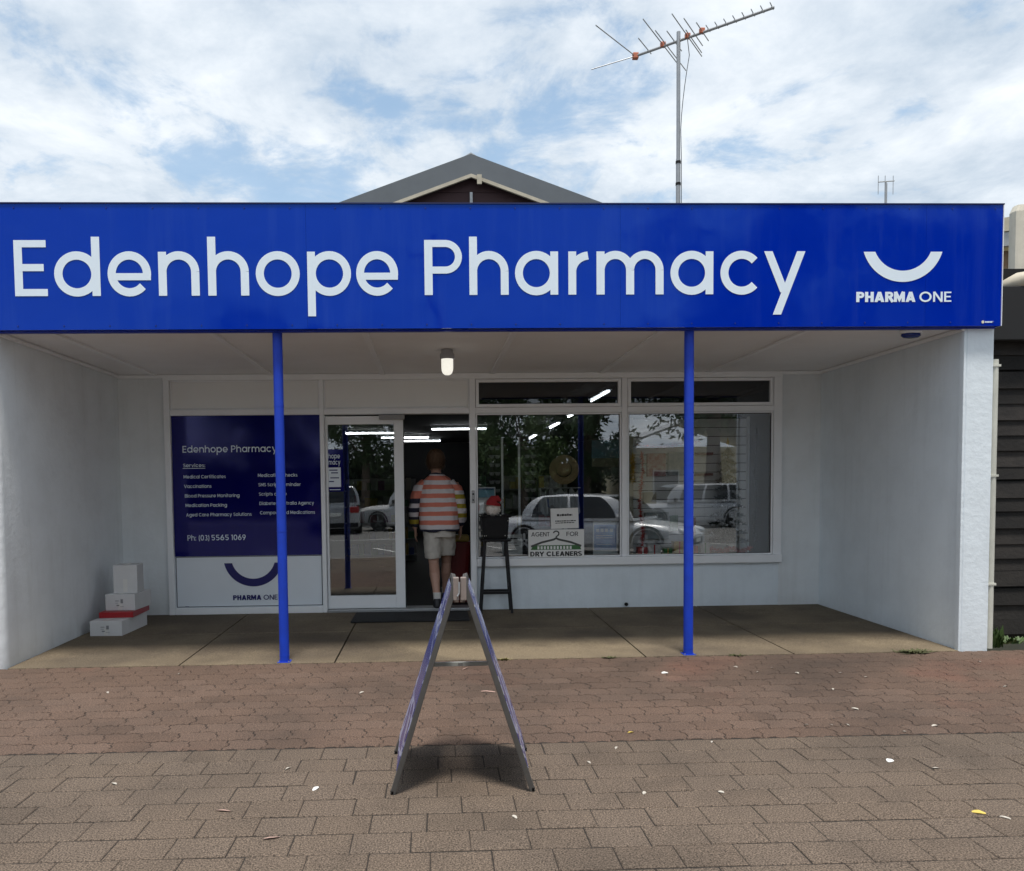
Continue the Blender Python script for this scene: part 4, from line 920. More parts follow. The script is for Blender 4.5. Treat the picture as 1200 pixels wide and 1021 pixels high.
po = sheet('poster', 'blue health poster with white border in the window corner', 'poster', 1.58, 1.86, .578, .968)
MB().box(1.592, 1.848, 2.446, 2.4495, .64, .925).build('blue_print', m_bluep, po)
g = MB()
for i, x in enumerate((1.615, 1.665, 1.715, 1.77)): g.box(x, x+.035, 2.443, 2.4455, .845, .88)
for z in (.80, .775, .70): g.box(1.615, 1.80, 2.443, 2.4455, z, z+.006)
g.build('print_line', m_paper, po, kind='stuff')
nw = sheet('notice', 'small white price notice low in the window beside the stool', 'notice', .595, .778, .60, .828)
g = MB()
for k, z in enumerate((.775, .73, .70, .67, .64)): g.box(.615, .615+(.14, .10, .12, .08, .11)[k], 2.447, 2.4495, z, z+(.016 if k == 0 else .007))
g.build('print_line', m_ink, nw, kind='stuff')
nb = sheet('notice', 'pale blue topped notice taped to the window by the lock', 'notice', .268, .472, 1.085, 1.366, P+.012)
MB().box(.28, .46, P+.0085, P+.0115, 1.25, 1.345).build('blue_print', m_lblue, nb); MB().box(.28, .46, P+.0085, P+.0115, 1.335, 1.352).build('header', m_bluep, nb)
sheet('notice', 'small blank white sticker on the glass beside the lock', 'sticker', .262, .315, 1.06, 1.22, P+.0105)
bp_ = sheet('beach_picture', 'pale turquoise beach picture hanging inside behind the post', 'picture', 1.87, 2.28, 1.62, 1.965, 3.9, m_lblue)
MB().box(1.87, 2.28, 3.894, 3.899, 1.62, 1.73).build('sand_print', mat('sand_ink', (.4, .36, .27), .7), bp_)
# slat wall unit, pictures, tinsel and tree behind the right window
SW = thing('slat_wall', (2.78, 2.75, .56), 'grey slatted display wall behind the right shop window', 'display wall')
m_slat = mat('slat_board', (.82, .82, .82), .5, var=.06)
for k in range(15): MB().box(2.11, 3.46, 2.75, 2.768, .58+k*.104, .58+k*.104+.096).build('slat', m_slat, SW)
MB().box(2.11, 3.46, 2.77, 2.79, .561, 2.15).build('backing', m_black, SW)
MB().box(2.05, 2.11, 2.72, 2.79, .561, 2.15).build('edge_trim', m_cream, SW); MB().box(3.46, 3.48, 2.72, 2.79, .561, 2.15).build('edge_trim', m_frame, SW)
m_redpic = mat('red_print', (.36, .05, .05), .6, var=.6, vscale=22, col2=(.55, .45, .40)); m_palepic = mat('pale_print', (.45, .47, .46), .6, var=.5, vscale=18, col2=(.22, .28, .30))
for lb, x0, x1, z0, z1, m in (('red patterned gift bag on the slat wall', 2.50, 2.74, 1.48, 1.77, m_redpic), ('pale grey printed gift bag beside the red one', 2.77, 3.02, 1.49, 1.78, m_palepic), ('small cream card on the slat wall below the gift bags', 2.45, 2.62, 1.13, 1.28, m_cream), ('pale hanging calendar low on the slat wall', 2.47, 2.78, .68, 1.02, m_palepic), ('small green packet on the slat wall', 2.80, 2.90, .78, .98, m_stock[3]), ('small red patterned card low on the slat wall', 3.03, 3.13, .72, .95, m_redpic)):
    x0, x1 = (-.217+(q+.217)*.915 for q in (x0, x1)); z0, z1 = (1.35+(q-1.35)*.915 for q in (z0, z1))
    t = thing('gift_bag' if 'bag' in lb else 'display_card', ((x0+x1)/2, 2.72, z0), lb, 'bag' if 'bag' in lb else 'card')
    MB().box(x0, x1, 2.705, 2.744, z0, z1).build('body', m, t, bevel=.004)
    MB().tube([(x0+.06, 2.72, z1), ((x0+x1)/2, 2.72, z1+.04), (x1-.06, 2.72, z1)] if 'bag' in lb else [((x0+x1)/2, 2.72, z1), ((x0+x1)/2, 2.73, z1+.015)], .003, 6).build('hanger', m_paper, t)
for z, w in ((1.74, .2), (1.50, .2)): MB().box(2.84, 2.84+w, 2.69, 2.747, z-.03, z).build('shelf_strip', mat('maroon_strip', (.16, .02, .03), .5), SW)
def tinsel(name, label, pts, r, m, n=900, group=None):
    mb = MB(); pts = [Vector(p) for p in pts]; mb.tube(pts, .004, 6)
    for _ in range(n):
        s = random.random()*(len(pts)-1); i = int(s); q = pts[i].lerp(pts[i+1], s-i); d = Vector((random.gauss(0, 1), random.gauss(0, 1), random.gauss(0, 1))).normalized()
        t = d.orthogonal().normalized()*.005; mb.add([q-t, q+t, q+d*r*random.uniform(.6, 1)], [(0, 1, 2)])
    return mb.build(name, m, label=label, cat='tinsel', recalc=False)
m_tred = mat('red_tinsel', (.62, .045, .04), .3, .0, var=.2); m_tgold = mat('gold_tinsel', (.85, .55, .10), .25, .0, var=.2); m_tsil = mat('dark_silver_tinsel', (.10, .10, .11), .25, .2, var=.3, vscale=20)
tinsel('red_tinsel', 'red tinsel garland hanging straight down inside the right window', [(2.16+.02*math.sin(k), 2.56, 1.75-k*.12) for k in range(10)], .05, m_tred, 900)
tinsel('red_tinsel', 'red tinsel garland draped along the top of the slat wall', [(2.16+k*.12, 2.71, 1.84-.03*math.sin(k*.8)) for k in range(7)], .045, m_tred, 600)
tinsel('gold_tinsel', 'short gold tinsel bunch hanging beside the window mullion', [(2.05, 2.52, 1.72-k*.08) for k in range(5)], .055, m_tgold, 500)
tinsel('red_tinsel', 'red tinsel heap lying on the ledge under the tree', [(2.92+k*.07, 2.52, .615+.02*math.sin(k*2)) for k in range(8)], .055, m_tred, 900)
tinsel('silver_tinsel', 'dark silver tinsel strand hanging at the window edge', [(3.46+.015*math.sin(k*1.3), 2.5, 2.0-k*.13) for k in range(11)], .04, m_tsil, 700)
XT = thing('christmas_tree', (3.17, 2.585, .56), 'small dark decorated Christmas tree standing on the window ledge', 'christmas tree')
MB().tube([(3.17, 2.585, .46), (3.17, 2.585, 1.80)], [.02, .006], 8).build('trunk', m_blackwood, XT)
MB().lathe([(.12, 0), (.12, .02), (.02, .04)], (3.17, 2.585, .561), 'z', 12).build('stand', m_black, XT)
mb = MB()
for tier in range(11):
    z = .78+tier*.098; R_ = .21*(1-tier/12.5)+.02
    for b in range(13):
        a = 2*math.pi*b/13+tier*.7; tip = Vector((3.17+math.cos(a)*R_, 2.585+math.sin(a)*R_, z-.06-.05*R_)); o_ = Vector((3.17, 2.585, z))
        for s in range(44):
            k = random.uniform(.12, 1); q = o_.lerp(tip, k); d = Vector((random.gauss(0, 1), random.gauss(0, 1), random.gauss(0, 1)+.3)).normalized(); t = d.orthogonal().normalized()*.0075
            mb.add([q-t, q+t, q+d*.042], [(0, 1, 2)])
mb.build('needles', mat('tree_needles', (.018, .035, .022), .7, var=.2), XT, recalc=False, kind='stuff')
m_bau = mat('silver_bauble', (.88, .88, .90), .2, .0, var=0)
for k in range(46):
    tier = random.random(); R_ = .21*(1-tier*.88)+.01; a = random.uniform(math.pi, 2*math.pi); q = (3.17+math.cos(a)*R_, 2.585+math.sin(a)*R_, .75+tier*1.03)
    MB().lathe([(.0005, -.015), (.011, -.010), (.015, 0), (.011, .010), (.0005, .015)], q, 'z', 10).build('bauble', m_bau, XT, smooth=True)
MB().lathe([(.0005, -.05), (.02, 0), (.0005, .07)], (3.17, 2.585, 1.84), 'z', 5).build('star', m_tgold, XT)

gcol = [mat('gift_%s' % n, c, .4, var=.25, vscale=40) for n, c in (('red', (.55, .03, .03)), ('white', (.75, .72, .70)), ('green', (.06, .25, .07)), ('gold', (.62, .42, .10)))]
for k, (x, w, h) in enumerate(((2.16, .11, .10), (2.29, .14, .13), (2.45, .10, .09), (2.58, .13, .16), (2.74, .11, .11), (2.88, .10, .14))):
    g = thing('gift_box', (x, 2.53, .561), 'small %s wrapped gift box %s on the window ledge' % (('red', 'white', 'green', 'gold', 'red', 'white')[k], ('beside the mullion', 'next to the red one', 'between white and gold ones', 'taller than its neighbours', 'next to the gold one', 'nearest the tree')[k]), 'gift box')
    MB().box(x-w/2, x+w/2, 2.53-w*.4, 2.53+w*.4, .561, .561+h).build('body', gcol[(0, 1, 2, 3, 0, 1)[k]], g, bevel=.003)
    MB().box(x-.008, x+.008, 2.53-w*.4-.0015, 2.53-w*.4-.0003, .562, .560+h).build('ribbon', gcol[(1, 0, 3, 0, 3, 2)[k]], g)

# ================================================================== PERSON
def fuse(mb, name, mats, parent, voxel=.008, it=6, fold=0, fs=14, label=None, fac=.5):
    """one continuous surface from overlapping tapered solids"""
    base = WLOC[parent.name]; me = mb.mesh(name+'_raw', base)
    o = bpy.data.objects.new(name+'_raw', me); COL.objects.link(o)
    r = o.modifiers.new('r', 'REMESH'); r.mode = 'VOXEL'; r.voxel_size = voxel; r.use_smooth_shade = True
    s = o.modifiers.new('s', 'SMOOTH'); s.factor = fac; s.iterations = it
    dg = bpy.context.evaluated_depsgraph_get(); dg.update(); nm = bpy.data.meshes.new_from_object(o.evaluated_get(dg))
    bpy.data.objects.remove(o); bpy.data.meshes.remove(me); nm.name = name
    if fold:
        ns = [v.normal.copy() for v in nm.vertices]
        for v, n in zip(nm.vertices, ns):
            p = v.co; v.co = p+n*fold*(noise.noise(Vector((p.x*fs, p.y*fs, p.z*fs*.55)))+.5*noise.noise(p*fs*2.3))
    nm.materials.clear()
    for m in mats: nm.materials.append(m)
    nm.polygons.foreach_set('use_smooth', [True]*len(nm.polygons)); nm.update()
    return link(name, nm, parent, label=label)
def bands(name, stops, rough=.9):
    m = bpy.data.materials.new(name); m.use_nodes = True; t = m.node_tree; L = t.links; b = t.nodes['Principled BSDF']; b.inputs['Roughness'].default_value = rough
    g = N(t, 'ShaderNodeNewGeometry'); s = N(t, 'ShaderNodeSeparateXYZ'); L.new(g.outputs['Position'], s.inputs[0])
    n = N(t, 'ShaderNodeTexNoise', i_Scale=7, i_Detail=2); L.new(g.outputs['Position'], n.inputs['Vector'])
    w = N(t, 'ShaderNodeMath', operation='MULTIPLY_ADD'); w.inputs[1].default_value = .016; L.new(n.outputs['Fac'], w.inputs[0]); L.new(s.outputs[2], w.inputs[2])
    mr_ = N(t, 'ShaderNodeMapRange'); mr_.inputs['From Min'].default_value = .808; mr_.inputs['From Max'].default_value = 1.608; L.new(w.outputs[0], mr_.inputs['Value'])
    r = N(t, 'ShaderNodeValToRGB'); r.color_ramp.interpolation = 'CONSTANT'; el_ = r.color_ramp.elements
    for i, (z, c) in enumerate(stops):
        p_ = (z-.8)/.8
        q = el_[0] if i == 0 else (el_[1] if i == 1 else el_.new(p_)); q.position = max(0, p_); q.color = (*c, 1)
    L.new(mr_.outputs[0], r.inputs[0]); L.new(r.outputs[0], b.inputs['Base Color'])
    kn = N(t, 'ShaderNodeTexNoise', i_Scale=140, i_Detail=2); L.new(g.outputs['Position'], kn.inputs['Vector'])
    bp = N(t, 'ShaderNodeBump', i_Strength=.5, i_Distance=.004); L.new(kn.outputs['Fac'], bp.inputs['Height']); L.new(bp.outputs[0], b.inputs['Normal'])
    MATS[name] = m; return m
NAVY, WHT, SAL, YEL = (.018, .02, .04), (.62, .59, .61), (.62, .20, .14), (.33, .26, .025)
st = [(.80, NAVY), (.895, WHT)]
z = .945
while z < 1.46: st += [(z, SAL), (z+.05, WHT)]; z += .101
st.append((1.515, NAVY))
m_sweat = bands('striped_knit', st)
m_slL = bands('left_sleeve_knit', [(.80, NAVY), (.955, YEL), (1.005, NAVY), (1.035, WHT), (1.085, NAVY), (1.14, WHT), (1.19, NAVY), (1.245, SAL), (1.33, WHT), (1.40, SAL)])
m_slR = bands('right_sleeve_knit', [(.80, NAVY), (.965, WHT), (1.02, YEL), (1.07, WHT), (1.13, YEL), (1.18, WHT), (1.235, YEL), (1.285, WHT), (1.33, SAL), (1.40, WHT)])
m_skin = mat('skin', (.50, .29, .215), .5, var=.12, vscale=12); m_short = mat('cream_cotton', (.58, .55, .50), .9, var=.1, vscale=15, bump=.2, bscale=300)
m_sock = mat('white_sock', (.68, .66, .62), .95, var=.1, vscale=40); m_hair = mat('brown_hair', (.11, .058, .03), .55, var=.5, vscale=30, col2=(.06, .035, .02)); m_shoe = mat('dark_shoe', (.014, .014, .017), .5, var=.1)
PE = thing('person', (-.16, 2.6, .03), 'person in a striped jumper and pale shorts walking into the open doorway', 'person')
b_ = MB()
hx = -.185; HY = 2.66
b_.loft([((hx, HY+.03, 1.545), .052, .062), ((hx, HY+.025, 1.575), .064, .082), ((hx, HY+.012, 1.63), .074, .094), ((hx, HY, 1.68), .077, .099), ((hx, HY-.004, 1.73), .071, .092), ((hx, HY-.004, 1.77), .048, .064), ((hx, HY-.004, 1.785), .015, .02)], 20)
b_.tube([(hx, HY+.092, 1.665), (hx, HY+.115, 1.635), (hx, HY+.09, 1.622)], [.008, .016, .012], 8)          # nose
for s in (-1, 1): b_.loft([((hx+s*.077, HY-.005, 1.62), .008, .014), ((hx+s*.082, HY-.01, 1.65), .011, .02), ((hx+s*.08, HY-.01, 1.675), .008, .015)], 10)   # ears
b_.tube([(-.175, 2.63, 1.44), (hx, HY-.005, 1.57)], [.066, .056], 14)
b_.loft([((-.155, 2.60, .86), .155, .11), ((-.155, 2.60, .95), .165, .115), ((-.155, 2.61, 1.08), .145, .10), ((-.16, 2.62, 1.25), .165, .11), ((-.165, 2.63, 1.38), .175, .10), ((-.17, 2.635, 1.46), .10, .07)], 20)
for sh, elb, wr in (((-.355, 2.62, 1.41), (-.448, 2.57, 1.14), (-.432, 2.61, .90)), ((.02, 2.62, 1.41), (.112, 2.57, 1.15), (.095, 2.64, .92))):
    sh, elb, wr = Vector(sh), Vector(elb), Vector(wr)
    b_.tube([sh, sh.lerp(elb, .5), elb, elb.lerp(wr, .35), wr], [.055, .047, .040, .041, .028], 12)
    s = 1 if sh.x > -.15 else -1
    pm = wr+Vector((-s*.004, .012, -.05)); b_.loft([(pm+Vector((0, .004, -.04)), .014, .036), (pm, .017, .04), (pm+Vector((0, -.006, .04)), .017, .03)], 12)
    for k, (dy, ln) in enumerate(((-.029, .062), (-.010, .076), (.010, .080), (.029, .071))):                   # four fingers, slightly curled
        a = pm+Vector((0, dy+.004, -.035)); c1 = a+Vector((-s*.004, .006, -ln*.5)); c2 = c1+Vector((-s*.018, .003, -ln*.42)); b_.tube([a, c1, c2], [.0092, .0085, .0068], 8)
    a = pm+Vector((0, .03, .018)); b_.tube([a, a+Vector((-s*.012, .026, -.028)), a+Vector((-s*.018, .030, -.062))], [.012, .0105, .008], 8)   # thumb
legs = (((-.235, 2.60, .90), (-.222, 2.55, .50), (-.190, 2.35, .115), .034), ((-.075, 2.61, .90), (-.075, 2.76, .50), (-.09, 2.83, .115), .034))
for hip, kn, an, fz in legs:
    hip, kn, an = Vector(hip), Vector(kn), Vector(an)
    b_.tube([hip, hip.lerp(kn, .5), kn, kn.lerp(an, .3)+Vector((0, -.018, 0)), kn.lerp(an, .65)+Vector((0, -.006, 0)), an], [.095, .078, .056, .060, .044, .036], 14)
    b_.tube([an, an+Vector((0, .05, -.05)), an+Vector((0, .15, -.062))], [.036, .036, .026], 10)
fuse(b_, 'body', [m_skin], PE, .0062, 5)
# hair
hr = MB(); hr.loft([((hx, HY-.03, 1.585), .064, .062), ((hx, HY-.036, 1.615), .092, .09), ((hx, HY-.03, 1.66), .107, .108), ((hx, HY-.022, 1.715), .106, .112), ((hx, HY-.014, 1.765), .086, .096), ((hx, HY-.01, 1.80), .05, .058), ((hx, HY-.01, 1.812), .018, .018)], 20)
hair = fuse(hr, 'hair', [m_hair], PE, .007, 3, .007, 38)
hs_ = MB()
for _ in range(1500):
    d = Vector((random.gauss(0, 1), random.gauss(-.4, 1), random.gauss(.1, 1))).normalized(); q = Vector((hx+d.x*.103, HY-.022+d.y*.108, 1.682+d.z*.120))
    if q.z < 1.60: continue
    dn = (Vector((0, 0, -1))+d*.35).normalized(); t = d.cross(dn).normalized()*.0035
    hs_.add([q-t, q+t, q+dn*.045+d*.008], [(0, 1, 2)])
hs_.build('hair_strand', m_hair, hair, recalc=False, kind='stuff')
# jumper
j = MB(); j.loft([((-.155, 2.60, .868), .228, .165), ((-.155, 2.60, .90), .226, .163), ((-.157, 2.60, 1.05), .226, .158), ((-.16, 2.61, 1.22), .224, .152), ((-.165, 2.62, 1.36), .215, .14), ((-.17, 2.63, 1.45), .165, .115), ((-.175, 2.635, 1.505), .105, .09), ((-.178, 2.64, 1.535), .077, .078)], 26, pw=2.5)
fuse(j, 'jumper', [m_sweat], PE, .009, 4, .017, 8)
for nm, m, pts, rr in (('sleeve', m_slL, [(-.30, 2.62, 1.405), (-.375, 2.605, 1.34), (-.425, 2.58, 1.20), (-.448, 2.57, 1.10), (-.440, 2.60, .97), (-.435, 2.605, .92)], [.076, .076, .066, .062, .055, .042]),
                       ('sleeve', m_slR, [(-.035, 2.62, 1.405), (.04, 2.605, 1.34), (.088, 2.58, 1.21), (.110, 2.57, 1.11), (.100, 2.62, .98), (.096, 2.635, .935)], [.076, .076, .066, .061, .054, .042])):
    q = MB(); q.tube(pts, rr, 16); fuse(q, nm, [m], PE, .008, 3, .013, 12)
# shorts
s_ = MB(); s_.loft([((-.155, 2.60, .80), .185, .145), ((-.155, 2.60, .94), .19, .142)], 24, pw=2.4)
s_.loft([((-.232, 2.565, .565), .092, .105), ((-.24, 2.575, .70), .10, .115), ((-.232, 2.595, .86), .105, .13)], 20)
s_.loft([((-.068, 2.71, .585), .092, .105), ((-.068, 2.68, .70), .10, .115), ((-.08, 2.62, .86), .105, .13)], 20)
fuse(s_, 'shorts', [m_short], PE, .008, 3, .012, 10)
for hip, kn, an, fz in legs:
    an = Vector(an); q = MB(); q.tube([an+Vector((0, .004, .085)), an+Vector((0, 0, .03)), an+Vector((0, .01, -.03))], [.046, .042, .042], 14); q.build('sock', m_sock, PE, smooth=True)
    q = MB(); x, y = an.x, an.y
    q.loft([((x, y+.075, .031), .046, .145), ((x, y+.075, .055), .048, .147), ((x, y+.06, .085), .045, .125), ((x, y+.02, .118), .042, .07), ((x, y+.005, .135), .04, .048)], 20, pw=2.6)
    fuse(q, 'shoe', [m_shoe], PE, .008, 2)

# ================================================================== STREET BEHIND THE CAMERA (seen mirrored in the glass)
m_tyre = mat('tyre_rubber', (.02, .02, .02), .85, var=.1); m_rimm = mat('alloy_rim', (.45, .46, .47), .3, .8, var=0); m_cglass = glass('car_glass', .05, (.10, .11, .12))
m_tail = mat('tail_lamp', (.35, .02, .02), .2, var=0); m_head = mat('head_lamp', (.75, .78, .8), .08, var=0); m_plate = mat('number_plate', (.75, .75, .7), .5, var=0)
def car(label, loc, heading, paint, suv=False, L=4.5, Wd=1.78, H=1.45):
    t = thing('parked_car', loc, label, 'car'); t.rotation_euler.z = rad(heading); WLOC[t.name] = Vector((0, 0, 0))
    hw = Wd/2; zb = H*.60 if not suv else H*.60; hL = L/2; g0 = .2
    # stations: x, half width, bonnet/boot height
    if suv: stn = [(-hL, .80, zb*.93), (-hL+.06, .93, zb), (-hL+.5, 1, zb), (.4, 1, zb), (.95, 1, zb*.98), (hL-.5, .97, zb*.92), (hL-.12, .90, zb*.84), (hL, .74, zb*.68)]
    else: stn = [(-hL, .78, zb*.92), (-hL+.08, .9, zb*1.02), (-hL+.7, .97, zb*1.06), (-.9, 1, zb*1.04), (.5, 1, zb), (1.0, 1, zb*.97), (hL-.55, .96, zb*.88), (hL-.15, .88, zb*.76), (hL, .72, zb*.6)]
    mb = MB(); n = 12; vs = []; fs = []
    for x, k, zt in stn:
        w = hw*k
        half = [(0, g0), (w*.88, g0), (w*.98, g0+.10), (w, g0+(zt-g0)*.45), (w*.985, g0+(zt-g0)*.8), (w*.86, zt*.985), (0, zt+.02)]
        ring = half+[(-a, b) for a, b in reversed(half[1:-1])]
        vs += [(x, a, b) for a, b in ring]
    n = 12
    for i in range(len(stn)-1):
        for j2 in range(n): fs.append((i*n+j2, i*n+(j2+1) % n, (i+1)*n+(j2+1) % n, (i+1)*n+j2))
    fs.append(tuple(range(n))); fs.append(tuple(range((len(stn)-1)*n, len(stn)*n)))
    mb.add(vs, fs)
    body = mb.build('body', paint, t, bevel=.03, segs=3, smooth=True)
    # glasshouse
    if suv: xa, xb, xc, xd = -hL+.05, 1.05, -hL+.32, .28
    else: xa, xb, xc, xd = -hL+.72, 1.12, -1.02, .18
    zt = H; zl = zb*.99
    def pt(u, v, s):   # u 0 rear..1 front, v 0 belt..1 roof, s side
        e_ = v**1.5; x = (xa+(xb-xa)*u)*(1-e_)+(xc+(xd-xc)*u)*e_; w = hw*(.94*(1-v**1.7)+.60*v**1.7); return Vector((x, s*w, zl+(zt-zl)*math.sin(v*math.pi/2)**.95+.03*math.sin(math.pi*u)*v))
    gh = MB(); us = [i/10 for i in range(11)]; vv = [0, .2, .4, .6, .75, .88, 1.0]; vs = []
    for v in vv:
        vs += [pt(u, v, -1) for u in us]+[pt(u, v, 1) for u in reversed(us)]
    k = len(us)*2
    for r in range(len(vv)-1):
        for j2 in range(k): gh.f.append((r*k+j2, r*k+(j2+1) % k, (r+1)*k+(j2+1) % k, (r+1)*k+j2)); gh.mi.append(0)
    q0 = (len(vv)-1)*k
    for j2 in range(len(us)-1): gh.f.append((q0+j2, q0+j2+1, q0+k-2-j2, q0+k-1-j2)); gh.mi.append(0)
    gh.v = vs
    cab = gh.build('cabin', paint, t, smooth=True)
    def pane(fn, off, n=7):
        pts = [[fn(i/(n-1), j2/(n-1)) for j2 in range(n)] for i in range(n)]; ctr = Vector((0, 0, zl+.1))
        for o2, nm, m in ((off, 'window', m_cglass), (off-.008, 'window_seal', m_black)):
            vs2 = []
            for i in range(n):
                for j2 in range(n):
                    a = pts[min(i+1, n-1)][j2]-pts[max(i-1, 0)][j2]; b2 = pts[i][min(j2+1, n-1)]-pts[i][max(j2-1, 0)]; nn = a.cross(b2).normalized()
                    if nn.dot(pts[i][j2]-ctr) < 0: nn = -nn
                    vs2.append(pts[i][j2]+nn*o2)
            MB().add(vs2, [(i*n+j2, (i+1)*n+j2, (i+1)*n+j2+1, i*n+j2+1) for i in range(n-1) for j2 in range(n-1)]).build(nm, m, t, smooth='all')
    for s in (-1, 1):
        for u0_, u1_ in (((.10, .44), (.47, .86)) if not suv else ((.04, .28), (.31, .58), (.61, .86))):
            pane(lambda a, b2: pt(u0_+(u1_-u0_)*a, .06+.66*b2, s), .014)
    pane(lambda a, b2: pt(1, .06+.72*b2, -.9+1.8*a), .016); pane(lambda a, b2: pt(0, .08+.68*b2, -.88+1.76*a), .016)
    wr = .345 if suv else .315
    for x in (-hL+.82, hL-.88):
        for s in (-1, 1):
            y = s*(hw-.10); wh = MB().lathe([(wr*.62, -.09), (wr*.95, -.1), (wr, -.05), (wr, .05), (wr*.95, .1), (wr*.62, .09)], (x, y, wr), 'y', 24).build('wheel', m_tyre, t, smooth=True)
            MB().lathe([(wr*.63, s*.05), (wr*.6, s*.075), (wr*.15, s*.085), (.001, s*.088)], (x, y, wr), 'y', 20).build('rim', m_rimm, wh)
            sp = MB()
            for q in range(5):
                M_ = Matrix.Translation((x, y, wr)) @ Matrix.Rotation(q*math.pi*2/5, 4, 'Y'); sp.box(-.03, .03, *sorted((s*.086, s*.1)), .03, wr*.6, M=M_)
            sp.build('spokes', m_rimm, wh)
            ar = MB(); ar.tube([(x+(wr+.05)*math.cos(a), s*(hw-.012), wr+(wr+.05)*math.sin(a)) for a in [math.pi*i/14 for i in range(15)]], .03, 8); ar.build('wheel_arch', m_black, t)
    for s in (-1, 1):
        MB().loft([((hL-.11, s*hw*.64, zb*.66), .10, .19), ((hL-.13, s*hw*.64, zb*.72), .11, .20), ((hL-.19, s*hw*.64, zb*.79), .06, .17)], 14, pw=3).build('headlight', m_head, t, smooth=True)
        MB().box(-hL-.02, -hL+.14, *sorted((s*hw*.55, s*hw*.90)), zb*.72, zb*.94).build('tail_light', m_tail, t, bevel=.03)
        MB().loft([((xb-.28, s*(hw+.07), zl+.02), .05, .085), ((xb-.28, s*(hw+.08), zl+.10), .06, .10), ((xb-.28, s*(hw+.07), zl+.16), .04, .08)], 12, pw=3).build('wing_mirror', paint if not suv else m_black, t, smooth=True)
        for x in (-.55, .45): MB().box(x-.09, x+.09, *sorted((s*hw*.985, s*(hw+.018))), zb*.82, zb*.86).build('door_handle', paint, t, bevel=.006)
        for x in (-.35, .75): MB().box(x-.004, x+.004, *sorted((s*hw*.985, s*hw*1.001)), g0+.12, zb*.97).build('door_gap', m_black, t)
    MB().box(hL-.06, hL+.015, -hw*.42, hw*.42, zb*.34, zb*.52).build('grille', m_black, t, bevel=.01); MB().box(hL-.1, hL+.02, -.19, .19, zb*.40, zb*.50).build('number_plate', m_plate, t)
    MB().box(-hL-.03, -hL+.03, -.19, .19, zb*.62, zb*.74).build('number_plate', m_plate, t); MB().box(-hL-.06, -hL+.12, -hw*.86, hw*.86, g0+.04, g0+.2).build('rear_bumper', m_black if suv else paint, t, bevel=.02)
    return t
def paint(name, c, metal=0): return mat(name, c, .28, metal, var=.03, coat=.8)
car('white sedan parked nose-in at the near kerb, mirrored in the window', (3.62, -6.95, -.2), 33, paint('white_car_paint', (.72, .73, .74)), False, 4.6, 1.80, 1.37)
car('silver four-wheel drive parked at the far kerb, mirrored in the door', (-3.9, -18.2, -.2), -96, paint('silver_car_paint', (.38, .39, .40), .3), True, 4.6, 1.84, 1.72)
car('white four-wheel drive angled beside the silver one, mirrored in the door', (-.6, -18.0, -.2), -160, paint('pearl_car_paint', (.70, .70, .70)), True, 4.7, 1.86, 1.72)
car('pale grey wagon across the road, mirrored in the right window', (9.2, -17.6, -.2), 175, paint('grey_white_paint', (.42, .43, .45)), True, 4.7, 1.82, 1.62)
# trees across the road
m_bark = mat('bark', (.13, .10, .075), .9, var=.4, vscale=5, bump=.8, bscale=14)
m_leaf = [mat('leaf_mid', (.075, .15, .04), .55, var=.5, vscale=2.5, col2=(.04, .085, .025)), mat('leaf_dark', (.055, .105, .035), .55, var=.5, vscale=2, col2=(.028, .055, .02)), mat('leaf_pale', (.10, .16, .055), .55, var=.4, vscale=2)]
def tree(label, x, y, h, r, base, seed, m, n=6500, sz=.30):
    rnd = random.Random(seed); t = thing('street_tree', (x, y, -.1), label, 'tree')
    tr = MB(); tp = Vector((x+rnd.uniform(-.3, .3), y, h*.62)); tr.tube([(x, y, -.15), (x+rnd.uniform(-.1, .1), y, h*.25), tp], [h*.032, h*.024, h*.012], 10)
    clumps = []
    for i in range(26):
        a = rnd.uniform(0, 6.28); k = rnd.uniform(.15, 1); zz = base+(h-base)*rnd.uniform(.12, .9); rr = r*k*math.sqrt(max(.08, 1-((zz-(base+h)/2)/((h-base)*.56))**2))
        c = Vector((x+math.cos(a)*rr, y+math.sin(a)*rr, zz)); clumps.append((c, r*rnd.uniform(.24, .42)))
        s = Vector((x, y, h*.25)).lerp(tp, rnd.uniform(.2, 1)); tr.tube([s, s.lerp(c, .5)+Vector((0, 0, .2)), c], [h*.009, h*.006, h*.002], 6)
    tr.build('trunk', m_bark, t, smooth=True)
    lf = MB()
    for i in range(n):
        c, cr = rnd.choice(clumps); d = Vector((rnd.gauss(0, 1), rnd.gauss(0, 1), rnd.gauss(0, .8))).normalized()*cr*rnd.uniform(.35, 1.08); q = c+d
        a = Vector((rnd.gauss(0, 1), rnd.gauss(0, 1), rnd.gauss(-.3, 1))).normalized()*sz*rnd.uniform(.6, 1.3); b = a.orthogonal().normalized()*sz*.32
        lf.add([q-a*.5, q+b*.6, q+a*.6, q-b*.6], [(0, 1, 2, 3)])
    lf.build('crown', m, t, recalc=False, kind='stuff')
tree('tall bushy street tree across the road left of the power pole', -9.0, -28, 8.9, 3.0, 2.4, 1, m_leaf[0])
tree('broad street tree across the road behind the silver car', -3.8, -29, 8.6, 2.8, 2.2, 2, m_leaf[1])
tree('low dense tree across the road behind the power pole', 1.2, -28, 6.7, 2.6, 1.3, 3, m_leaf[0])
tree('rounded low tree across the road between two others', 4.4, -27.5, 6.4, 2.5, 1.2, 4, m_leaf[2])
tree('dark low tree across the road beside the cream house', 7.6, -28, 6.9, 2.4, 1.4, 5, m_leaf[1])
tree('tall spreading gum over the cream house', 12.3, -23.2, 12.5, 5.0, 3.9, 6, m_leaf[1], 9000, .34)
tree('taller gum further along the road past the cream house', 21.5, -23.5, 14.5, 5.0, 4.6, 7, m_leaf[1], 9000, .34)
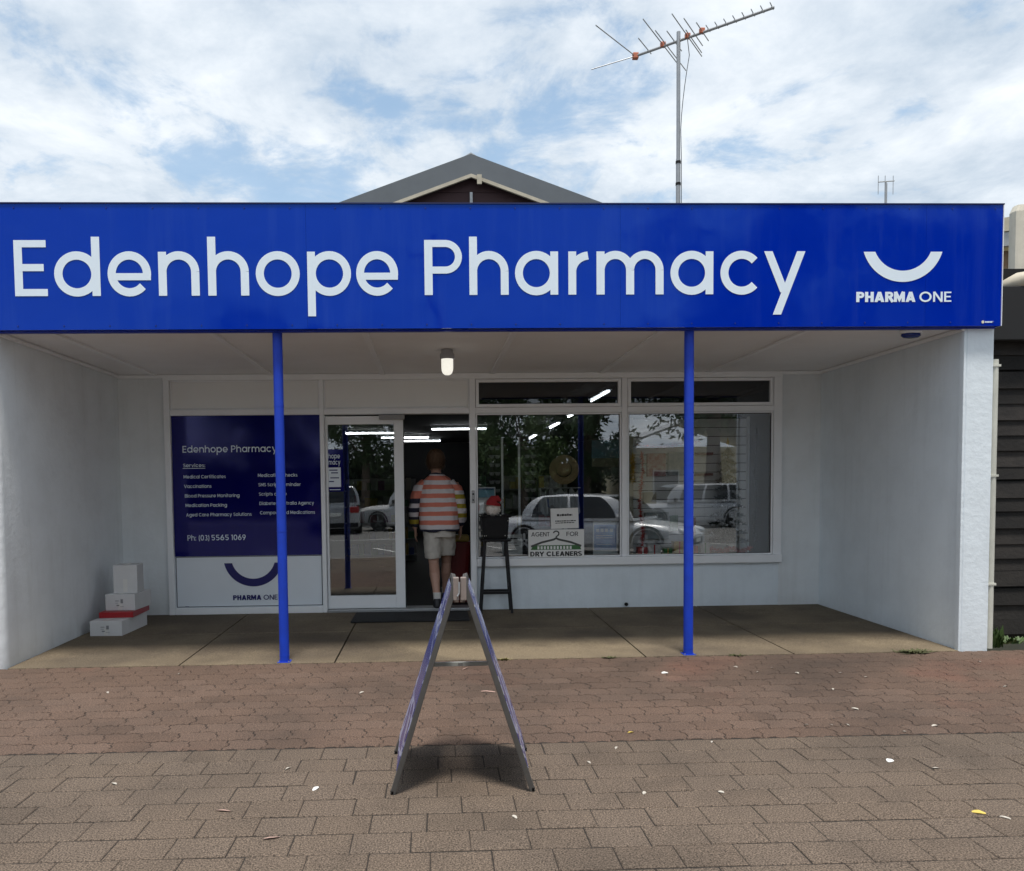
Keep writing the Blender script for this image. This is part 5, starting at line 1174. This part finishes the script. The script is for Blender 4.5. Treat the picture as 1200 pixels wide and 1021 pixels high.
tree('lone tree far along the road beyond the left trees', -17, -29, 7.5, 3.0, 2.0, 8, m_leaf[2])
hd = MB(); rnd = random.Random(5)
for i in range(9000):
    q = Vector((rnd.uniform(-26, 9.0), -31+rnd.gauss(0, .5), rnd.uniform(-.2, 3.0+.5*math.sin(i*.37)))); a = Vector((rnd.gauss(0, 1), rnd.gauss(0, 1), rnd.gauss(0, 1))).normalized()*.28; b = a.orthogonal().normalized()*.14
    hd.add([q-a, q+b, q+a, q-b], [(0, 1, 2, 3)])
HG = thing('hedge', (-8.5, -31, -.2), 'long dark clipped hedge running behind the street trees', 'hedge')
hd.build('foliage', m_leaf[1], HG, recalc=False, kind='stuff'); MB().box(-26, 9, -31.5, -31.2, -.25, 2.6).build('branches', m_bark, HG)
# house across the road
HSE = thing('cream_house', (14.5, -31, -.2), 'cream weatherboard house across the road under the gum tree', 'house')
m_hw = mat('cream_weatherboard', (.74, .66, .47), .7, var=.1)
for k in range(20): MB().box(9.6, 19.5, -29.03-(k % 2)*.004, -29.0, -.2+k*.18, -.2+k*.18+.175).build('weatherboard', m_hw, HSE)
MB().box(9.6, 19.5, -36, -29.005, -.2, 3.4).build('wall', m_hw, HSE)
hr_ = MB().prism([(9.1, 3.40), (14.5, 5.3), (20, 3.40), (20, 3.3), (14.5, 5.18), (9.1, 3.3)], -36.4, -28.5).build('roof', m_steel, HSE)
for x in (11.2, 16.5):
    w_ = frame('window', x, x+1.5, .9, 2.2, .08, -28.99, -28.93, HSE); MB().box(x+.06, x+1.44, -28.985, -28.975, .96, 2.14).build('pane', m_cglass, w_)
d_ = MB().box(14.0, 14.9, -28.995, -28.95, -.1, 2.0).build('door', m_maroon, HSE); MB().lathe([(.03, 0), (.03, .05)], (14.8, -28.95, .95), 'y', 10).build('handle', m_steel, d_)
# power pole
PP = thing('power_pole', (-.05, -21.8, -.06), 'timber power pole with crossarm standing on the far footpath', 'power pole')
MB().tube([(-.05, -21.8, -.1), (-.05, -21.8, 10.5)], [.16, .11], 14).build('pole', m_bark, PP, smooth=True)
MB().box(-1.1, 1.0, -21.74, -21.62, 9.6, 9.74).build('crossarm', m_bark, PP)
for x in (-.95, -.4, .35, .85): MB().lathe([(.03, 0), (.05, .05), (.03, .12)], (x, -21.68, 9.741), 'z', 10).build('insulator', m_frame, PP)

# ================================================================== WEEDS AND LITTER
m_weed = mat('weed_leaf', (.06, .11, .025), .6, var=.4, vscale=30)
def weed(label, x, y, z, h, n, sp, m=m_weed, wd=.012):
    mb = MB()
    for _ in range(n):
        a = random.uniform(0, 6.28); b = Vector((x+random.gauss(0, sp*.4), y+random.gauss(0, sp*.15), z)); d = Vector((math.cos(a)*random.uniform(.2, 1)*sp, math.sin(a)*.4*sp, h*random.uniform(.4, 1))); t = Vector((-math.sin(a), math.cos(a), 0))*wd*random.uniform(.5, 1)
        mb.add([b-t*.4, b+t*.4, b+d*.6+t, b+d, b+d*.6-t], [(0, 1, 2, 3, 4)])
    return mb.build('weed', m, label=label, cat='weed', recalc=False)
m_olive = mat('olive_grass', (.07, .075, .025), .8, var=.4, vscale=30)
weed('leafy green weed growing at the foot of the downpipe', 4.50, .12, PZ, .20, 60, .075, wd=.022)
weed('flat grass patch at the slab edge by the right pilaster', 3.72, -.03, PZ-.002, .03, 90, .14, m_olive)
weed('small moss tuft along the slab edge near the right post', 2.25, -.012, PZ-.004, .018, 40, .07, m_olive)
weed('tiny grass tuft at the slab edge between the posts', 1.2, -.012, PZ-.004, .018, 30, .06, m_olive)
weed('thin dry grass tuft at the slab edge beside the sandwich board', .33, -.012, PZ-.004, .03, 30, .06, mat('dry_grass', (.25, .22, .09), .8, var=.2))
weed('low weed beside the shed foot', 4.72, .25, PZ, .07, 60, .12, wd=.02)
def leaf(name, label, px, py, ln, wdt, m, group, cat='leaf'):
    v = CF+CR*((px-PPX)/F0)-CU*((py-PPY)/F0); k = (PZ-CAM.z)/v.z; q = CAM+v*k; a = random.uniform(0, 6.28); mb = MB()
    d = Vector((math.cos(a), math.sin(a), 0)); t = Vector((-d.y, d.x, 0)); vs = []
    for i in range(6):
        s = i/5; w = wdt*math.sin(math.pi*(.08+.84*s))*.5; c = q+d*ln*(s-.5)+Vector((0, 0, .002+.005*math.sin(s*3)*random.uniform(.5, 1)))
        vs += [c+t*w+Vector((0, 0, .002)), c-t*w]
    mb.add(vs, [(2*i, 2*i+1, 2*i+3, 2*i+2) for i in range(5)]); mb.add([v_+Vector((0, 0, -.002)) for v_ in vs], [(2*i, 2*i+2, 2*i+3, 2*i+1) for i in range(5)])
    mb.build(name, m, label=label, cat=cat, group=group, recalc=False)
m_pale = mat('pale_dry_leaf', (.50, .46, .40), .8, var=.2, vscale=60); m_yel = mat('yellow_leaf', (.62, .46, .10), .7, var=.2, vscale=60); m_pink = mat('pinkish_leaf', (.45, .30, .25), .8, var=.2, vscale=60)
for px, py in ((934, 789), (888, 788), (976, 808), (1002, 831), (945, 850), (974, 850), (1095, 851), (1178, 805), (1015, 794), (985, 789), (834, 870), (1097, 901), (1178, 959), (993, 850), (845, 929), (338, 901), (134, 919), (603, 958), (722, 877), (424, 812), (690, 894), (126, 812), (210, 790), (862, 782), (1148, 776), (905, 783), (1060, 858), (755, 930)):
    leaf('fallen_leaf', 'small pale dry leaf lying on the paving', px, py, random.uniform(.02, .042), random.uniform(.01, .018), m_pale, 'pale leaves scattered on the paving')
leaf('fallen_leaf', 'bright yellow leaf lying alone on the grey pavers', 1147, 953, .05, .032, m_yel, None)
leaf('fallen_leaf', 'small yellow leaf on the red pavers by the edge course', 739, 859, .04, .02, m_yel, None)
leaf('paper_scrap', 'white triangular paper scrap on the grey pavers', 1043, 892, .045, .035, m_paper, None, 'paper')
leaf('paper_scrap', 'crumpled white paper scrap on the red pavers', 779, 789, .05, .04, m_paper, None, 'paper')
leaf('fallen_petal', 'white oval petal lying on the grey pavers left of the sandwich board', 370, 925, .045, .02, m_paper, None, 'petal')
for px, py in ((262, 951), (318, 983), (545, 784), (572, 811), (272, 775)):
    leaf('bark_strip', 'long pinkish bark strip lying on the paving', px, py, random.uniform(.07, .1), .014, m_pink, 'bark strips on the paving', 'bark')
